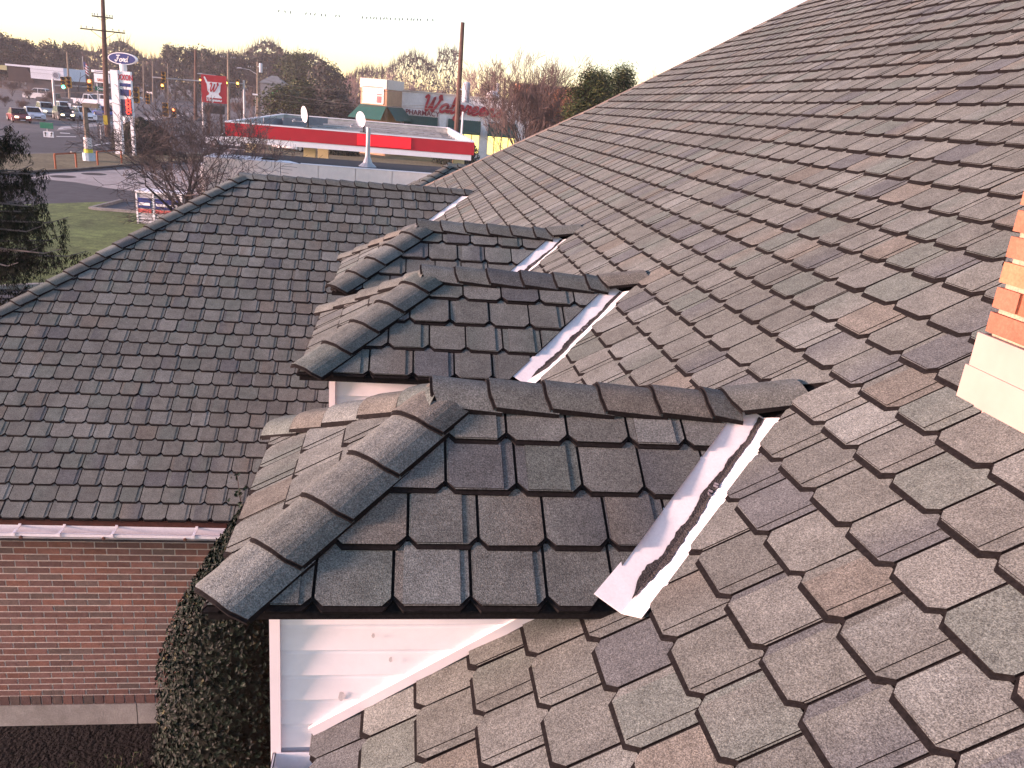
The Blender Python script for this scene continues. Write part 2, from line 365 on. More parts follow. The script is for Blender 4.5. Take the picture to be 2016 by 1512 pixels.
# ------------------------------------------------------------------ dormers
def dormer(idx, yr, seed, label):
    rng = random.Random(seed)
    d = empty('dormer', parent=house); d['label'] = label
    zr = H+DZR; ze = zr-T33*DHALF
    e = 0.1735; vr = DHALF/C33
    # near slope (faces -Y): u along +X, v up the slope from the eave
    O1 = Vector((0, yr-DHALF, ze)); U1 = Vector((1, 0, 0)); V1 = Vector((0, C33, S33)); N1 = Vector((0, -S33, C33))
    def c1(u, v):
        # valley: x <= DXR-(DHALF-v*C33)-gap ; hip: x >= DXA-(DHALF-v*C33)
        return [(1, -C33, DXR-DHALF-0.112), (-1, C33, -(DXA-DHALF)+.004), (0, 1, vr-.012)]
    ts = tabs(O1, U1, V1, N1, 0.004, 5, e, .190, (-.75, 1.35), c1, rng)
    # front slope (faces -X): u along -Y
    O2 = Vector((DXA-DHALF, yr, ze)); U2 = Vector((0, -1, 0)); V2 = Vector((C33, 0, S33)); N2 = Vector((-S33, 0, C33))
    def c2(u, v): return [(1, C33, DHALF), (-1, C33, DHALF), (0, 1, vr-.01)]
    ts += tabs(O2, U2, V2, N2, 0.004, 5, e, .190, (-.7, .7), c2, rng)
    # far slope (faces +Y)
    O3 = Vector((0, yr+DHALF, ze)); U3 = Vector((-1, 0, 0)); V3 = Vector((0, -C33, S33)); N3 = Vector((0, S33, C33))
    def c3(u, v): return [(-1, -C33, DXR-DHALF-0.112), (1, C33, -(DXA-DHALF)+.004), (0, 1, vr-.012)]
    ts += tabs(O3, U3, V3, N3, 0.004, 5, e, .190, (-1.35, .75), c3, rng)
    for t in ts:
        if t.fr[0] == O3: t.px = 0
    place_tabs(ts, d, lambda p: True)
    # deck
    mb = MB(); h = .001
    A = Vector((DXA-DHALF, yr-DHALF, ze)); B = Vector((DXA-DHALF, yr+DHALF, ze)); P = Vector((DXA, yr, zr)); Q = Vector((DXR, yr, zr))
    xv = DXR-DHALF; E_ = Vector((xv, yr-DHALF, ze)); F_ = Vector((xv, yr+DHALF, ze)); dn = Vector((0, 0, -.004))
    mb.poly([A+dn, E_+dn, Q+dn, P+dn]); mb.poly([B+dn, A+dn, P+dn]); mb.poly([F_+dn, B+dn, P+dn, Q+dn])
    lo = Vector((0, 0, -.028))
    mb.poly([A+lo, E_+lo, E_+dn, A+dn]); mb.poly([B+lo, A+lo, A+dn, B+dn]); mb.poly([F_+lo, B+lo, B+dn, F_+dn])
    mb.poly([E_+lo, A+lo, B+lo, F_+lo])
    mb.build('roof_deck', M_EDGE, d)
    # hip and ridge caps
    a1 = (V1*-1); a2 = (V2*-1); a3 = V3*-1
    hipdir = (P-A).normalized(); 
    def perp(side, line): s_ = side-line*side.dot(line); return s_.normalized()
    n_side = perp(Vector((1, 0, 0)), hipdir); n_front = perp(Vector((0, 1, 0)), hipdir)
    # unit vectors lying in each slope, square to the hip line, pointing away from it
    sA = hipdir.cross(N1); sA = sA if sA.x > 0 else -sA
    sB = hipdir.cross(N2); sB = sB if sB.y > 0 else -sB
    caps(d, A, P, sA.normalized(), sB.normalized(), .190, .118, rng, 'hip_cap', -.02, .021)
    hip2 = (P-B).normalized(); sA = hip2.cross(N3); sA = sA if sA.x > 0 else -sA
    sB = hip2.cross(N2); sB = sB if sB.y < 0 else -sB
    caps(d, B, P, sA.normalized(), sB.normalized(), .190, .118, rng, 'hip_cap', -.02, .021)
    caps(d, P+Vector((.0, 0, .006)), Q+Vector((-.16, 0, .006)), a1, a3, .172, .108, rng, 'ridge_cap', .05, .021)
    # last caps bend up on to the main slope
    mb = MB(); tilt = Vector((math.cos(R(12)), 0, math.sin(R(12))))
    cap_strip(mb, Q+Vector((-.17, 0, .012)), tilt, (a1+Vector((.25, 0, .1))).normalized(), (a3+Vector((.25, 0, .1))).normalized(), .25, .100, .018, tint=pick_tint(rng)); mb.build('ridge_cap', (M_SHING, M_EDGE), d)
    # sealant on the peak where hips meet
    mb = MB()
    for k in range(9):
        t = k/8; p = P+Vector((-.03+.06*t, -.03+.035*t, .030+.003*rng.random()))
        mb.box((-.006, -.003, -.004), (.006, .003, .0015), X=Matrix.Translation(p) @ Matrix.Rotation(rng.uniform(0, 3), 4, 'Z'))
    mb.build('sealant', M_TRIM, d)
    # valley flashing near side and far side
    for sg, nm in ((-1, 1), (1, 0)):
        vd = Vector((1, -sg*-1*1.0, T33)); vd = Vector((1, -sg, T33)).normalized()
        b0 = Vector((xv, yr+sg*DHALF, ze))-vd*.035; b1 = Vector((DXR, yr, zr))-vd*.09
        sd = vd.cross(N1 if sg < 0 else N3).normalized()
        if sd.x > 0: sd = -sd                                   # over the dormer slope
        sm = vd.cross(N).normalized()
        if (sm.y < 0) != (sg < 0): sm = -sm                     # over the main slope
        nd = N1 if sg < 0 else N3
        f0, f1 = .0885, .0700
        mb = MB(); cross = [(sd*f0+nd*.0035), (nd*.004+N*.003), (sm*f1+N*.0035)]
        steps = 14
        for k in range(steps):
            p, q = b0.lerp(b1, k/steps), b0.lerp(b1, (k+1)/steps)
            ua, ub = N*.018*max(0, 1-k/steps/.28), N*.018*max(0, 1-(k+1)/steps/.28)       # its foot lies over the course below
            for i in range(2): mb.poly([p+cross[i]+ua, p+cross[i+1]+ua, q+cross[i+1]+ub, q+cross[i]+ub][::(1 if sg < 0 else -1)])
        fo = mb.build('valley_flashing', M_FLASH, d); s_ = fo.modifiers.new('s', 'SOLIDIFY'); s_.thickness = .0015
        # granules washed into the valley
        if sg < 0:
            mb = MB(); L = (b1-b0).length; n = 90; w1 = 0; w2 = 0; prev = None
            base = rng.uniform(0, 6)
            for k in range(n+1):
                t = .06+.93*k/n; wv = math.sin(base+t*13)*.45+math.sin(base*2+t*31)*.30+math.sin(base*3+t*71)*.16
                env = min(1, (t-.05)*9)*(1.0-.55*t)
                w1 = (.015+.010*wv+rng.uniform(-.0024, .0024)+.004)*env; w2 = (.020-.012*wv+rng.uniform(-.0024, .0024))*env
                w1 = max(.0015, w1); w2 = max(.0015, w2)
                c = b0.lerp(b1, t)+cross[1]+N*.018*max(0, 1-t/.28)
                ra = (cross[2]-cross[1]).normalized(); rb = (cross[0]-cross[1]).normalized()
                cur = (c+rb*w2*1.1+nd*.0030, c+(N+nd).normalized()*.0035, c+ra*w1*1.15+N*.0030)
                if prev:
                    mb.poly([prev[0], prev[1], cur[1], cur[0]]); mb.poly([prev[1], prev[2], cur[2], cur[1]])
                prev = cur
            mb.build('valley_granules', M_DEBRIS, d)
            mb = MB()
            for k in range(5):
                c = b0.lerp(b1, rng.uniform(.55, .62))+cross[1]+N*.007+sm*rng.uniform(-.004, .012)
                mb.box((-.007, -.004, -.003), (.007, .004, .003), tint=(.10, .10, .115), X=Matrix.Translation(c) @ Matrix.Rotation(rng.uniform(0, 3), 4, 'Z') @ Matrix.Rotation(.4, 4, 'X'))
            mb.build('leaf_litter', M_BRICK, d, kind='stuff')
    # cheek walls: lap siding boards, trims
    zt = ze-.045; xc = -.307; bh = .0840
    for sg in (-1, 1):
        yc = yr+sg*DCHEEK
        def wallz(x): return H+T33*(x-X0)+.010
        zb = H-2.75; k = 0; z = zt-.022
        while z > zb:
            z2 = z-bh
            xr_top = X0+(z-.010-H)/T33; xr_bot = X0+(z2-.010-H)/T33
            if z2 < H+T33*(EAVE_X-X0): xr_bot = max(xr_bot, -.12); xr_top = max(xr_top, -.12)
            if xr_bot > xc+.03 or True:
                xr_top = max(xr_top, xc+.05); xr_bot = max(xr_bot, xc+.04)
                mb = MB(); o1 = sg*.011; o2 = sg*.019; o3 = sg*.003
                zm = z-bh*.22                                     # Dutch-lap: hollow at the top of each board
                xm = xr_top+(xr_bot-xr_top)*.22
                rows = [(z, o3, xr_top), (zm, o1, xm), (z2, o2, xr_bot), (z2, o3, xr_bot)]
                for (za, oa, xa_), (zb_, ob, xb_) in zip(rows, rows[1:]):
                    mb.poly([(xc+.016, yc+oa, za), (xc+.016, yc+ob, zb_), (xb_, yc+ob, zb_), (xa_, yc+oa, za)])
                mb.build('siding_board', M_WHITE, d)
            z = z2; k += 1
        mb = MB(); mb.box((xc-.004, yc-.004+min(0, sg*.026), zb), (xc+.024, yc+.004+max(0, sg*.026), zt+.012)); mb.build('corner_board', M_TRIM, d)
        xe = X0+(zt-.022-H)/T33
        mb = MB(); mb.box((xc-.010, yc-.003+min(0, sg*.030), zt-.024), (xe+.02, yc+.003+max(0, sg*.030), zt+.014)); mb.build('frieze_board', M_TRIM, d)
        mb = MB(); p0 = Vector((EAVE_X-.004, yc, wallz(EAVE_X)+.006)); p1 = Vector((xe+.035, yc, wallz(xe)+.028)); s_ = Vector((0, sg, 0)); dd = (p1-p0).normalized(); nn = Vector((-dd.z, 0, dd.x))
        vs = []
        for p in (p0, p1):
            for a, b in ((0, 0), (.026, 0), (.026, .030), (0, .030)): vs.append(p+s_*a+nn*b)
        mb.mesh(vs, [(0,1,2,3),(7,6,5,4),(0,4,5,1),(1,5,6,2),(2,6,7,3),(3,7,4,0)]); mb.build('slope_channel', M_TRIM, d)
    # box behind the siding and front wall with its board and window
    mb = MB(); mb.box((xc+.012, yr-DCHEEK+.003, H-2.75), (xc+.05, yr+DCHEEK-.003, zt))
    mb.box((xc+.05, yr-DCHEEK+.0035, H-2.75), (-.03, yr+DCHEEK-.0035, zt-.002)); 
    vs = [(-.03, y, z) for y in (yr-DCHEEK+.003, yr+DCHEEK-.003) for z in (H+T33*(-.03-X0)-.3, zt)]
    xe = X0+(zt-H)/T33
    for y in (yr-DCHEEK+.0035, yr+DCHEEK-.0035):
        mb.poly([(-.03, y, H+T33*(-.03-X0)-.05), (xe, y, zt), (-.03, y, zt)])
    mb.build('dormer_wall', M_WHITE, d)
    mb = MB(); mb.box((xc-.02, yr-.27, zt-.75), (xc+.011, yr+.27, zt-.10)); wf = mb.build('window', M_TRIM, d)
    mb = MB(); mb.box((xc-.024, yr-.23, zt-.71), (xc-.019, yr+.23, zt-.14)); mb.build('pane', mat('window_glass', (.03, .035, .04), .08, spec=.6), wf)
    return d
for i, yr in enumerate(DORM_Y):
    dormer(i, yr, 31+i*7, ('nearest dormer, its white cheek wall fully in view', 'middle of the three dormers', 'farthest dormer, beside the wing valley')[i])

# ------------------------------------------------------------------ wing roof
wing = empty('wing_roof', parent=house); wing['label'] = 'lower grey shingle roof with hip beyond the dormers'
rng = random.Random(5)
WR = WYR; zr = H+WZE+T33*(WYR-WYE)
O = Vector((0, WYE, H+WZE)); U = Vector((1, 0, 0)); V = Vector((0, C33, S33)); Nw = Vector((0, -S33, C33))
vr = (WYR-WYE)/C33; kx = X0+WZE/T33-WYE      # valley: x = Y + kx
def wc(u, v):
    y = WYE+v*C33; hs = [(0, 1, vr-.01)]
    x = u
    if y+kx > -0.1: hs.append((1, -C33, WYE+kx-.075))
    else: hs.append((1, 0, -.07))
    hs.append((-1, C33, WYR-WXL-WYE+.0))     # hip: x >= WXL-(WYR-Y)
    return hs
EW = vr/28.55
ts = tabs(O, U, V, Nw, 0.0, 29, EW, .186, (-6.4, 1.2), wc, rng)
place_tabs(ts, wing, lambda p: not hidden_by_dormers(p))
mb = MB(); A = Vector((WXL-(WYR-WYE), WYE, H+WZE)); P = Vector((WXL, WYR, zr)); Q = Vector((WYR+kx, WYR, zr)); E_ = Vector((0.0, WYE, H+WZE)); dn = Vector((0, 0, -.004))
B = Vector((A.x, 2*WYR-WYE, A.z)); F_ = Vector((0, 2*WYR-WYE, A.z)); E2 = Vector((-.03, -.03-kx, H+WZE+T33*(-.03-kx-WYE))); F2 = Vector((-.03, 2*WYR-E2.y, E2.z))
mb.poly([A+dn, E_+dn, E2+dn, Q+dn, P+dn]); mb.poly([B+dn, A+dn, P+dn]); mb.poly([F_+dn, B+dn, P+dn, Q+dn, F2+dn])
mb.build('roof_deck', M_EDGE, wing)
# hip face towards -X and the back slope, joined courses
O2 = Vector((A.x, WYR, H+WZE)); rg2 = random.Random(3)
ts = tabs(O2, Vector((0, -1, 0)), Vector((C33, 0, S33)), Vector((-S33, 0, C33)), 0, 29, EW, .186, (-4.2, 4.2), lambda u, v: [(1, C33, WYR-WYE), (-1, C33, WYR-WYE), (0, 1, vr-.01)], rg2)
mb = MB()
for t in ts: add_tab(mb, t)
mb.build('hip_shingle_field', (M_SHING, M_EDGE), wing, kind='stuff')
hipdir = (P-A).normalized(); N2 = Vector((-S33, 0, C33))
sA = hipdir.cross(Nw); sA = sA if sA.x > 0 else -sA
sB = hipdir.cross(N2); sB = sB if sB.y > 0 else -sB
caps(wing, A, P, sA.normalized(), sB.normalized(), .205, .115, rng, 'hip_cap', .04, .026)
caps(wing, P, Q+Vector((-.04, 0, 0)), V*-1, Vector((0, C33, -S33)), .176, .110, rng, 'ridge_cap', .05, .021)
# wing valley flashing
vd = Vector((1, 1, T33)).normalized(); b1 = Q-vd*.10; b0 = Vector((-.03, -.03-kx, H+WZE+T33*(-.03-kx-WYE)))
sd = vd.cross(Nw).normalized(); sd = -sd if sd.x > 0 else sd
Nm = Vector((-S33, 0, C33)); sm = vd.cross(Nm).normalized(); sm = -sm if sm.y > 0 else sm
mb = MB(); cr = [sd*.0585+Nw*.0035, Nw*.004+Nm*.003, sm*.0585+Nm*.0035]
for i in range(2): mb.poly([b0+cr[i], b0+cr[i+1], b1+cr[i+1], b1+cr[i]])
fo = mb.build('valley_flashing', M_FLASH, wing); s_ = fo.modifiers.new('s', 'SOLIDIFY'); s_.thickness = .0015

# ------------------------------------------------------------------ wing wall: bricks, rowlock, foundation, gutter
YW = 7.0144; ZT = H-4.090; ZF = H-5.9036
wall = empty('brick_wall', parent=house); wall['label'] = 'red brick wall of the wing above its concrete foundation'
mb = MB(); mb.box((-6.0, YW+.0015, ZF-.02), (-.06, YW+.2, ZT+.35)); mb.build('mortar_bed', M_MORTAR, wall)
rng = random.Random(21); rh = .0686; bl = .2010; jt = .0125
BT = [(0.185, .106, .088), (.165, .098, .084), (.195, .110, .090), (.145, .092, .081), (.138, .104, .090), (.175, .104, .088), (.21, .112, .086)]
bricks = []
nrow = 26
for k in range(nrow):
    z0 = ZF+.104+k*rh; off = (k % 2)*bl/2+rng.uniform(-.006, .006); x = -5.9-off
    while x < -.1:
        c = rng.choice(BT); q = rng.uniform(.85, 1.15); d_ = rng.uniform(.0, .0012)
        bricks.append((x+jt/2, x+bl-jt/2, z0+jt/2+rng.uniform(-.001, .001), z0+rh-jt/2, d_, (c[0]*q, c[1]*q, c[2]*q))); x += bl
x = -5.9
while x < -.1:
    c = rng.choice(BT[1:5]); q = rng.uniform(.7, .95); bricks.append((x+jt/2, x+.0965-jt/2, ZF+.006, ZF+.100, .010, (c[0]*q, c[1]*q, c[2]*q))); x += .0965
def brick_px(b):
    p = proj(((b[0]+b[1])/2, YW, (b[2]+b[3])/2)); return 0 <= p[0] < 520 and p[1] < 1500
far = MB(); n = 0
for b in bricks:
    a, c = (b[0], YW-.001-b[4], b[2]), (b[1], YW+.006, b[3])
    if brick_px(b) and n < 330:
        mb = MB(); mb.box(a, c, tint=b[5]); o = mb.build('brick', M_BRICK, wall); n += 1
    else: far.box(a, c, tint=b[5])
far.build('brick_field', M_BRICK, wall, kind='stuff')
mb = MB(); mb.box((-6.0, YW-.012, -.15), (-2.42, YW+.2, ZF-.003)); mb.box((-2.412, YW-.011, -.15), (-.06, YW+.2, ZF-.003)); mb.build('foundation', M_CONC, wall)
# fascia, soffit board and gutter of the wing
mb = MB(); mb.box((-6.5, WYE+.03, H+WZE-.105), (-.06, WYE+.055, H+WZE-.012)); mb.build('fascia_board', M_FASCIA, wing)
mb = MB(); mb.box((-6.5, WYE+.055, H+WZE-.16), (-.06, YW+.02, H+WZE-.14)); mb.build('soffit', M_TRIM, wing)
gy, gz = WYE+.025, H+WZE-.075
mb = MB(); pr = [(gy, gz+.01), (gy, gz-.095), (gy-.085, gz-.095), (gy-.100, gz-.055), (gy-.125, gz-.03), (gy-.125, gz), (gy-.113, gz)]
for (ya, za), (yb, zb) in zip(pr, pr[1:]): mb.poly([(-6.4, ya, za), (-6.4, yb, zb), (-.08, yb, zb-.02), (-.08, ya, za-.02)][::-1])
go = mb.build('wing_gutter', M_GUTTER, house); s_ = go.modifiers.new('s', 'SOLIDIFY'); s_.thickness = .0025
go['label'] = 'white gutter with strap hangers along the wing eave'
mb = MB(); mb.box((-6.3, gy-.110, gz-.093), (-.1, gy-.004, gz-.075)); mb.build('gutter_dark_strip', M_DARK, go)  # dark strip on the floor of the wing gutter
for px in (37, 125, 228, 386):
    x = at(px, 1040, WYE).x; zz = gz-.02*(x+6.4)/6.3
    mb = MB(); vs = []
    mb.box((x-.011, gy-.128, zz+.001), (x+.011, gy+.01, zz+.006)); mb.box((x-.011, gy-.131, zz-.028), (x+.011, gy-.1265, zz+.006))
    X = Matrix.Translation((x, gy-.02, zz+.004)) @ Matrix.Rotation(R(28), 4, 'X')
    mb.box((-.011, 0, 0), (.011, .075, .004), X=X); mb.build('gutter_hanger', M_GUTTER, go)
for px in (52, 212, 370):
    x = at(px, 1050, WYE).x; zz = gz-.02*(x+6.4)/6.3
    mb = MB(); mb.lathe([(0, .012), (.014, .011), (.016, 0), (.014, -.004)], 8, X=Matrix.Translation((x, gy-.126, zz-.038)) @ Matrix.Rotation(R(90), 4, 'X')); mb.build('gutter_screw_patch', mat('rusty_patch', (.10, .055, .04), .8, noise=((40, .3, 2),)), go)

# ------------------------------------------------------------------ chimney
chim = empty('chimney', parent=house); chim['label'] = 'orange brick chimney with cream metal flashing at its foot'
cx, cyf, cyn = 1.558, 1.930, 1.10
zb = H-.644
mb = MB(); mb.box((cx+.012, cyn+.012, zb-.4), (cx+.70, cyf-.012, H+1.6)); mb.build('mortar_core', mat('chimney_mortar', (.36, .27, .19), .95, noise=((18, .15, 3), (150, .2, 2)), bump=(110, .5, .005)), chim)
rng = random.Random(9); z = zb+.186; k = 0
CT = [(.36, .125, .062), (.31, .105, .058), (.38, .15, .080), (.28, .105, .065), (.34, .14, .085)]
while z < H+1.55:
    lens = [.195]*5; y = cyf
    first = .195 if k % 2 == 0 else .095
    yy = [cyf, cyf-first]
    while yy[-1] > cyn+.02: yy.append(max(cyn, yy[-1]-.205))
    for a, b in zip(yy, yy[1:]):
        c = rng.choice(CT); q = rng.uniform(.85, 1.15); mb = MB()
        mb.box((cx-rng.uniform(0, .003), b+.010, z+.005), (cx+.10, a, z+.058), tint=(c[0]*q, c[1]*q, c[2]*q)); mb.build('brick', M_BRICK, chim)
    x = cx+.10 if k % 2 else cx+.1
    while x < cx+.66:
        c = rng.choice(CT); mb = MB(); mb.box((x+.010, cyf-.1, z+.005), (min(x+.2, cx+.70), cyf+.001, z+.058), tint=c); mb.build('brick', M_BRICK, chim); x += .205
    z += .0665; k += 1
mb = MB()
mb.box((cx-.012, cyn-.01, zb+.080), (cx+.0, cyf+.012, zb+.184)); mb.box((cx, cyf+.0025, zb+.080), (cx+.7, cyf+.006, zb+.184)); fl = mb.build('counter_flashing', M_CREAM, chim)
mb = MB(); 
mb.mesh([Vector(p) for p in ((cx-.020, cyn-.02, zb-.012), (cx-.020, cyf+.018, zb-.012), (cx-.018, cyf+.018, zb+.092), (cx-.018, cyn-.02, zb+.092), (cx+.0, cyn-.02, zb-.012), (cx+.0, cyf+.018, zb-.012), (cx, cyf+.018, zb+.092), (cx, cyn-.02, zb+.092))], [(0,1,2,3),(7,6,5,4),(1,5,6,2),(0,3,7,4),(3,2,6,7),(0,4,5,1)][::1])
mb.build('apron_flashing', M_CREAM, chim)
mb = MB(); mb.box((cx-.0135, 1.700, zb+.078), (cx-.0105, 1.7025, zb+.150)); mb.build('flashing_seam', M_DARK, chim)

rng = random.Random(77)
for (x, z, r_) in ((-.115, -1.625, .016), (.02, -1.50, .010), (-.03, -1.42, .008)):   # scuffs on the near cheek
    mb = MB(); pts = [(x+r_*rng.uniform(.5, 1.2)*math.cos(a*.7)*.7, DORM_Y[0]-DCHEEK-.0205, H+z+r_*rng.uniform(.6, 1.3)*math.sin(a*.7)) for a in range(9)]
    mb.poly(pts); mb.build('scuff', mat('scuff_grey', (.62, .57, .56), .7, noise=((60, .2, 3),)), house)
# ------------------------------------------------------------------ ground, lawns, roads
M_ASPH = mat('asphalt', (0.060, 0.060, 0.063), 0.9, noise=((0.15, .22, 4), (1.5, .18, 4), (25, .2, 3)))
M_ASPH2 = mat('asphalt_worn', (0.095, 0.093, 0.093), 0.9, noise=((0.2, .2, 4), (2.5, .2, 4), (25, .2, 3)))
M_LAWN = mat('winter_lawn', (0.105, 0.140, 0.042), 0.95, noise=((0.35, .45, 5), (2.2, .35, 5), (14, .35, 3)))
M_DRYGR = mat('dry_grass', (0.135, 0.115, 0.060), 0.95, noise=((0.4, .35, 5), (3, .35, 4), (20, .3, 2)))
M_PAVE = mat('light_concrete', (0.34, 0.31, 0.285), 0.9, noise=((0.25, .2, 5), (2.5, .15, 4), (20, .1, 2)))
M_SOIL = mat('mulch_soil', (0.004, 0.0036, 0.0034), 1.0, noise=((4, .5, 5), (30, .6, 3)), bump=(25, 1.0, .05))
M_LINE = mat('road_paint', (0.62, 0.62, 0.60), 0.8, noise=((3, .2, 3),))
def sheet(name, px, z, m, kind='structure', label=None):
    mb = MB(); pts = [gp(x, y, z) for x, y in px]
    ar = sum(p.x*q.y-q.x*p.y for p, q in zip(pts, pts[1:]+pts[:1]))
    mb.poly(pts if ar > 0 else pts[::-1]); o = mb.build(name, m); o['kind'] = kind
    if label: o['label'] = label
    return o
mb = MB(); mb.poly([(-1500, -60, 0), (1500, -60, 0), (1500, 3000, 0), (-1500, 3000, 0)]); mb.build('ground', M_ASPH2)['kind'] = 'structure'
sheet('lawn', [(-150, 577), (60, 567), (480, 548), (480, 432), (270, 420), (178, 413), (240, 396), (60, 402), (-150, 412)], .03, M_LAWN)
sheet('driveway', [(-200, 412), (60, 402), (240, 396), (480, 420), (480, 340), (372, 345), (262, 329), (60, 343), (-200, 366)], .008, M_ASPH)
sheet('concrete_apron', [(58, 350), (104, 341.5), (248, 333.5), (372, 335), (440, 350), (400, 384), (263, 376), (211, 370), (149, 359)], .014, M_PAVE)
sheet('grass_verge', [(-100, 349), (15, 341), (150, 335), (263, 325), (420, 316), (420, 303), (300, 302), (215, 300.5), (140, 301), (-100, 306)], .03, M_DRYGR)
sheet('concrete_median', [(111, 257), (205, 247), (300, 236), (380, 226), (380, 222), (290, 231), (200, 240), (120, 249)], .02, M_PAVE)
sheet('highway', [(60, 300), (300, 300), (470, 304), (470, 230), (380, 228), (205, 249), (111, 259), (40, 262)], .006, M_ASPH)
sheet('highway_far', [(-200, 262), (111, 246), (290, 228), (420, 214), (420, 196), (-200, 200)], .005, M_ASPH2)
sheet('canopy_lawn', [(480, 303), (940, 333), (1010, 309), (480, 279)], .02, M_DRYGR)
for px in ([(180, 288), (214, 282), (214, 280.8), (180, 286.6)], [(111, 268), (150, 268.6), (150, 269.6), (111, 269)], [(115, 252), (140, 250), (140, 251.4), (115, 253.6)], [(118, 261), (138, 262), (138, 263.2), (118, 262.2)], [(400, 292), (440, 291), (500, 296), (500, 297.2), (440, 292.4), (400, 293.2)], [(225, 306), (352, 312), (352, 313), (225, 306.8)]):
    sheet('lane_marking', px, .026, M_LINE)
mb = MB(); mb.box((-7, -3, -.02), (-.05, 7.2, .012)); mb.build('planting_bed', M_SOIL)['kind'] = 'structure'
def kerb(px, h, wd, m, name='kerb'):
    mb = MB(); pts = [gp(x, y, 0) for x, y in px]
    for a, b in zip(pts, pts[1:]):
        d = (b-a).normalized(); s_ = Vector((-d.y, d.x, 0))*wd/2
        mb.mesh([a-s_, b-s_, b+s_, a+s_]+[p+Vector((0, 0, h)) for p in (a-s_, b-s_, b+s_, a+s_)], [(4,5,6,7),(0,1,5,4),(1,2,6,5),(2,3,7,6),(3,0,4,7)])
    o = mb.build(name, m); o['kind'] = 'structure'; return o
M_KERB = mat('kerb_stone', (.26, .25, .225), .9, noise=((2, .3, 4), (15, .2, 3)))
M_KERBD = mat('kerb_dark', (.06, .055, .052), .9, noise=((2, .3, 4),))
kerb([(240, 397), (178, 413), (275, 420)], .13, .16, M_KERB)
kerb([(-80, 575), (60, 567), (300, 556)], .13, .18, M_KERB)
kerb([(-60, 348), (10, 343), (150, 336), (263, 326), (420, 316)], .13, .22, M_KERBD)
kerb([(140, 301.5), (215, 301), (300, 302.5), (420, 304)], .12, .2, M_KERB)
mb = MB()
for px in ((124, 348), (185, 343)):
    p = gp(*px); mb = MB(); mb.lathe([(0, .024), (.62, .024), (.70, .020), (.74, .014)], 20, X=Matrix.Translation((p.x, p.y, 0)))
    for k in range(4): mb.box((p.x-.5, p.y-.42+k*.24, .024), (p.x+.5, p.y-.36+k*.24, .030))
    o = mb.build('manhole_cover', mat('cast_iron', (.045, .042, .04), .8, noise=((8, .3, 3),)))
    tag(o, 'round manhole cover in the pale concrete, ' + ('the left of two' if px[0] < 150 else 'the right of two'), 'manhole', 'manhole covers in the concrete apron')

# ------------------------------------------------------------------ plants
M_BARK = mat('bark_grey', (0.050, 0.042, 0.040), .95, noise=((6, .3, 3),))
M_TWIG = mat('twig_brown', (0.105, 0.078, 0.072), .95, noise=((4, .25, 3),))
M_TWIGP = mat('twig_pinkish', (0.19, 0.135, 0.125), .95, noise=((2, .25, 3),))
M_PINE = mat('pine_needles', rough=.9, tint=True, noise=((1.2, .25, 3),), spec=.15)
M_SPRUCE = mat('spruce_needles', rough=.85, tint=True, noise=((5, .3, 3),), spec=.2)
M_LEAF = mat('holly_leaf', rough=.55, tint=True, noise=((12, .25, 2),), spec=.14)
def bare_tree_mesh(seed, h, spread, levels, r0, nstem=1, n0=3, upright=.55, twig=.004, bushy=3, first=.22):
    rng = random.Random(seed); mb = MB(); tr = MB()
    def grow(p, d, ln, r, lv):
        n = 3 if lv > 1 else 2; pts = [p]; q = p; dd = d.copy(); rr = [r]
        for k in range(n):
            dd = (dd+Vector((rng.gauss(0, .13), rng.gauss(0, .13), rng.gauss(.05, .08)))).normalized(); q = q+dd*ln/n; pts.append(q); rr.append(max(twig, r*(1-.45*(k+1)/n)))
        (tr if lv >= levels-1 else mb).tube(pts, rr, 5 if lv >= levels-1 else 3, cap=False)
        if lv <= 0: return
        nb = rng.randint(bushy-1, bushy+1)
        for k in range(nb):
            t = rng.uniform(.3, 1.0) if k else 1.0
            i = min(n-1, int(t*n)); b = pts[i].lerp(pts[i+1], t*n-i)
            side = Vector((rng.gauss(0, 1), rng.gauss(0, 1), rng.gauss(0, .5))); side = (side-dd*side.dot(dd)).normalized()
            nd = (dd*rng.uniform(.7, 1.1)+side*spread*rng.uniform(.5, 1.1)+Vector((0, 0, upright*.25))).normalized()
            grow(b, nd, ln*rng.uniform(.58, .82), max(twig, rr[i]*rng.uniform(.5, .68)), lv-1)
    for s_ in range(nstem):
        a = 2*math.pi*s_/max(1, nstem)+rng.uniform(-.4, .4); lean = 0 if nstem == 1 else rng.uniform(.15, .6)
        grow(Vector((0, 0, 0)), Vector((lean*math.cos(a), lean*math.sin(a), 1)).normalized(), h*first*(1 if nstem == 1 else 1.3), r0*(1 if nstem == 1 else .7), levels)
    return tr, mb
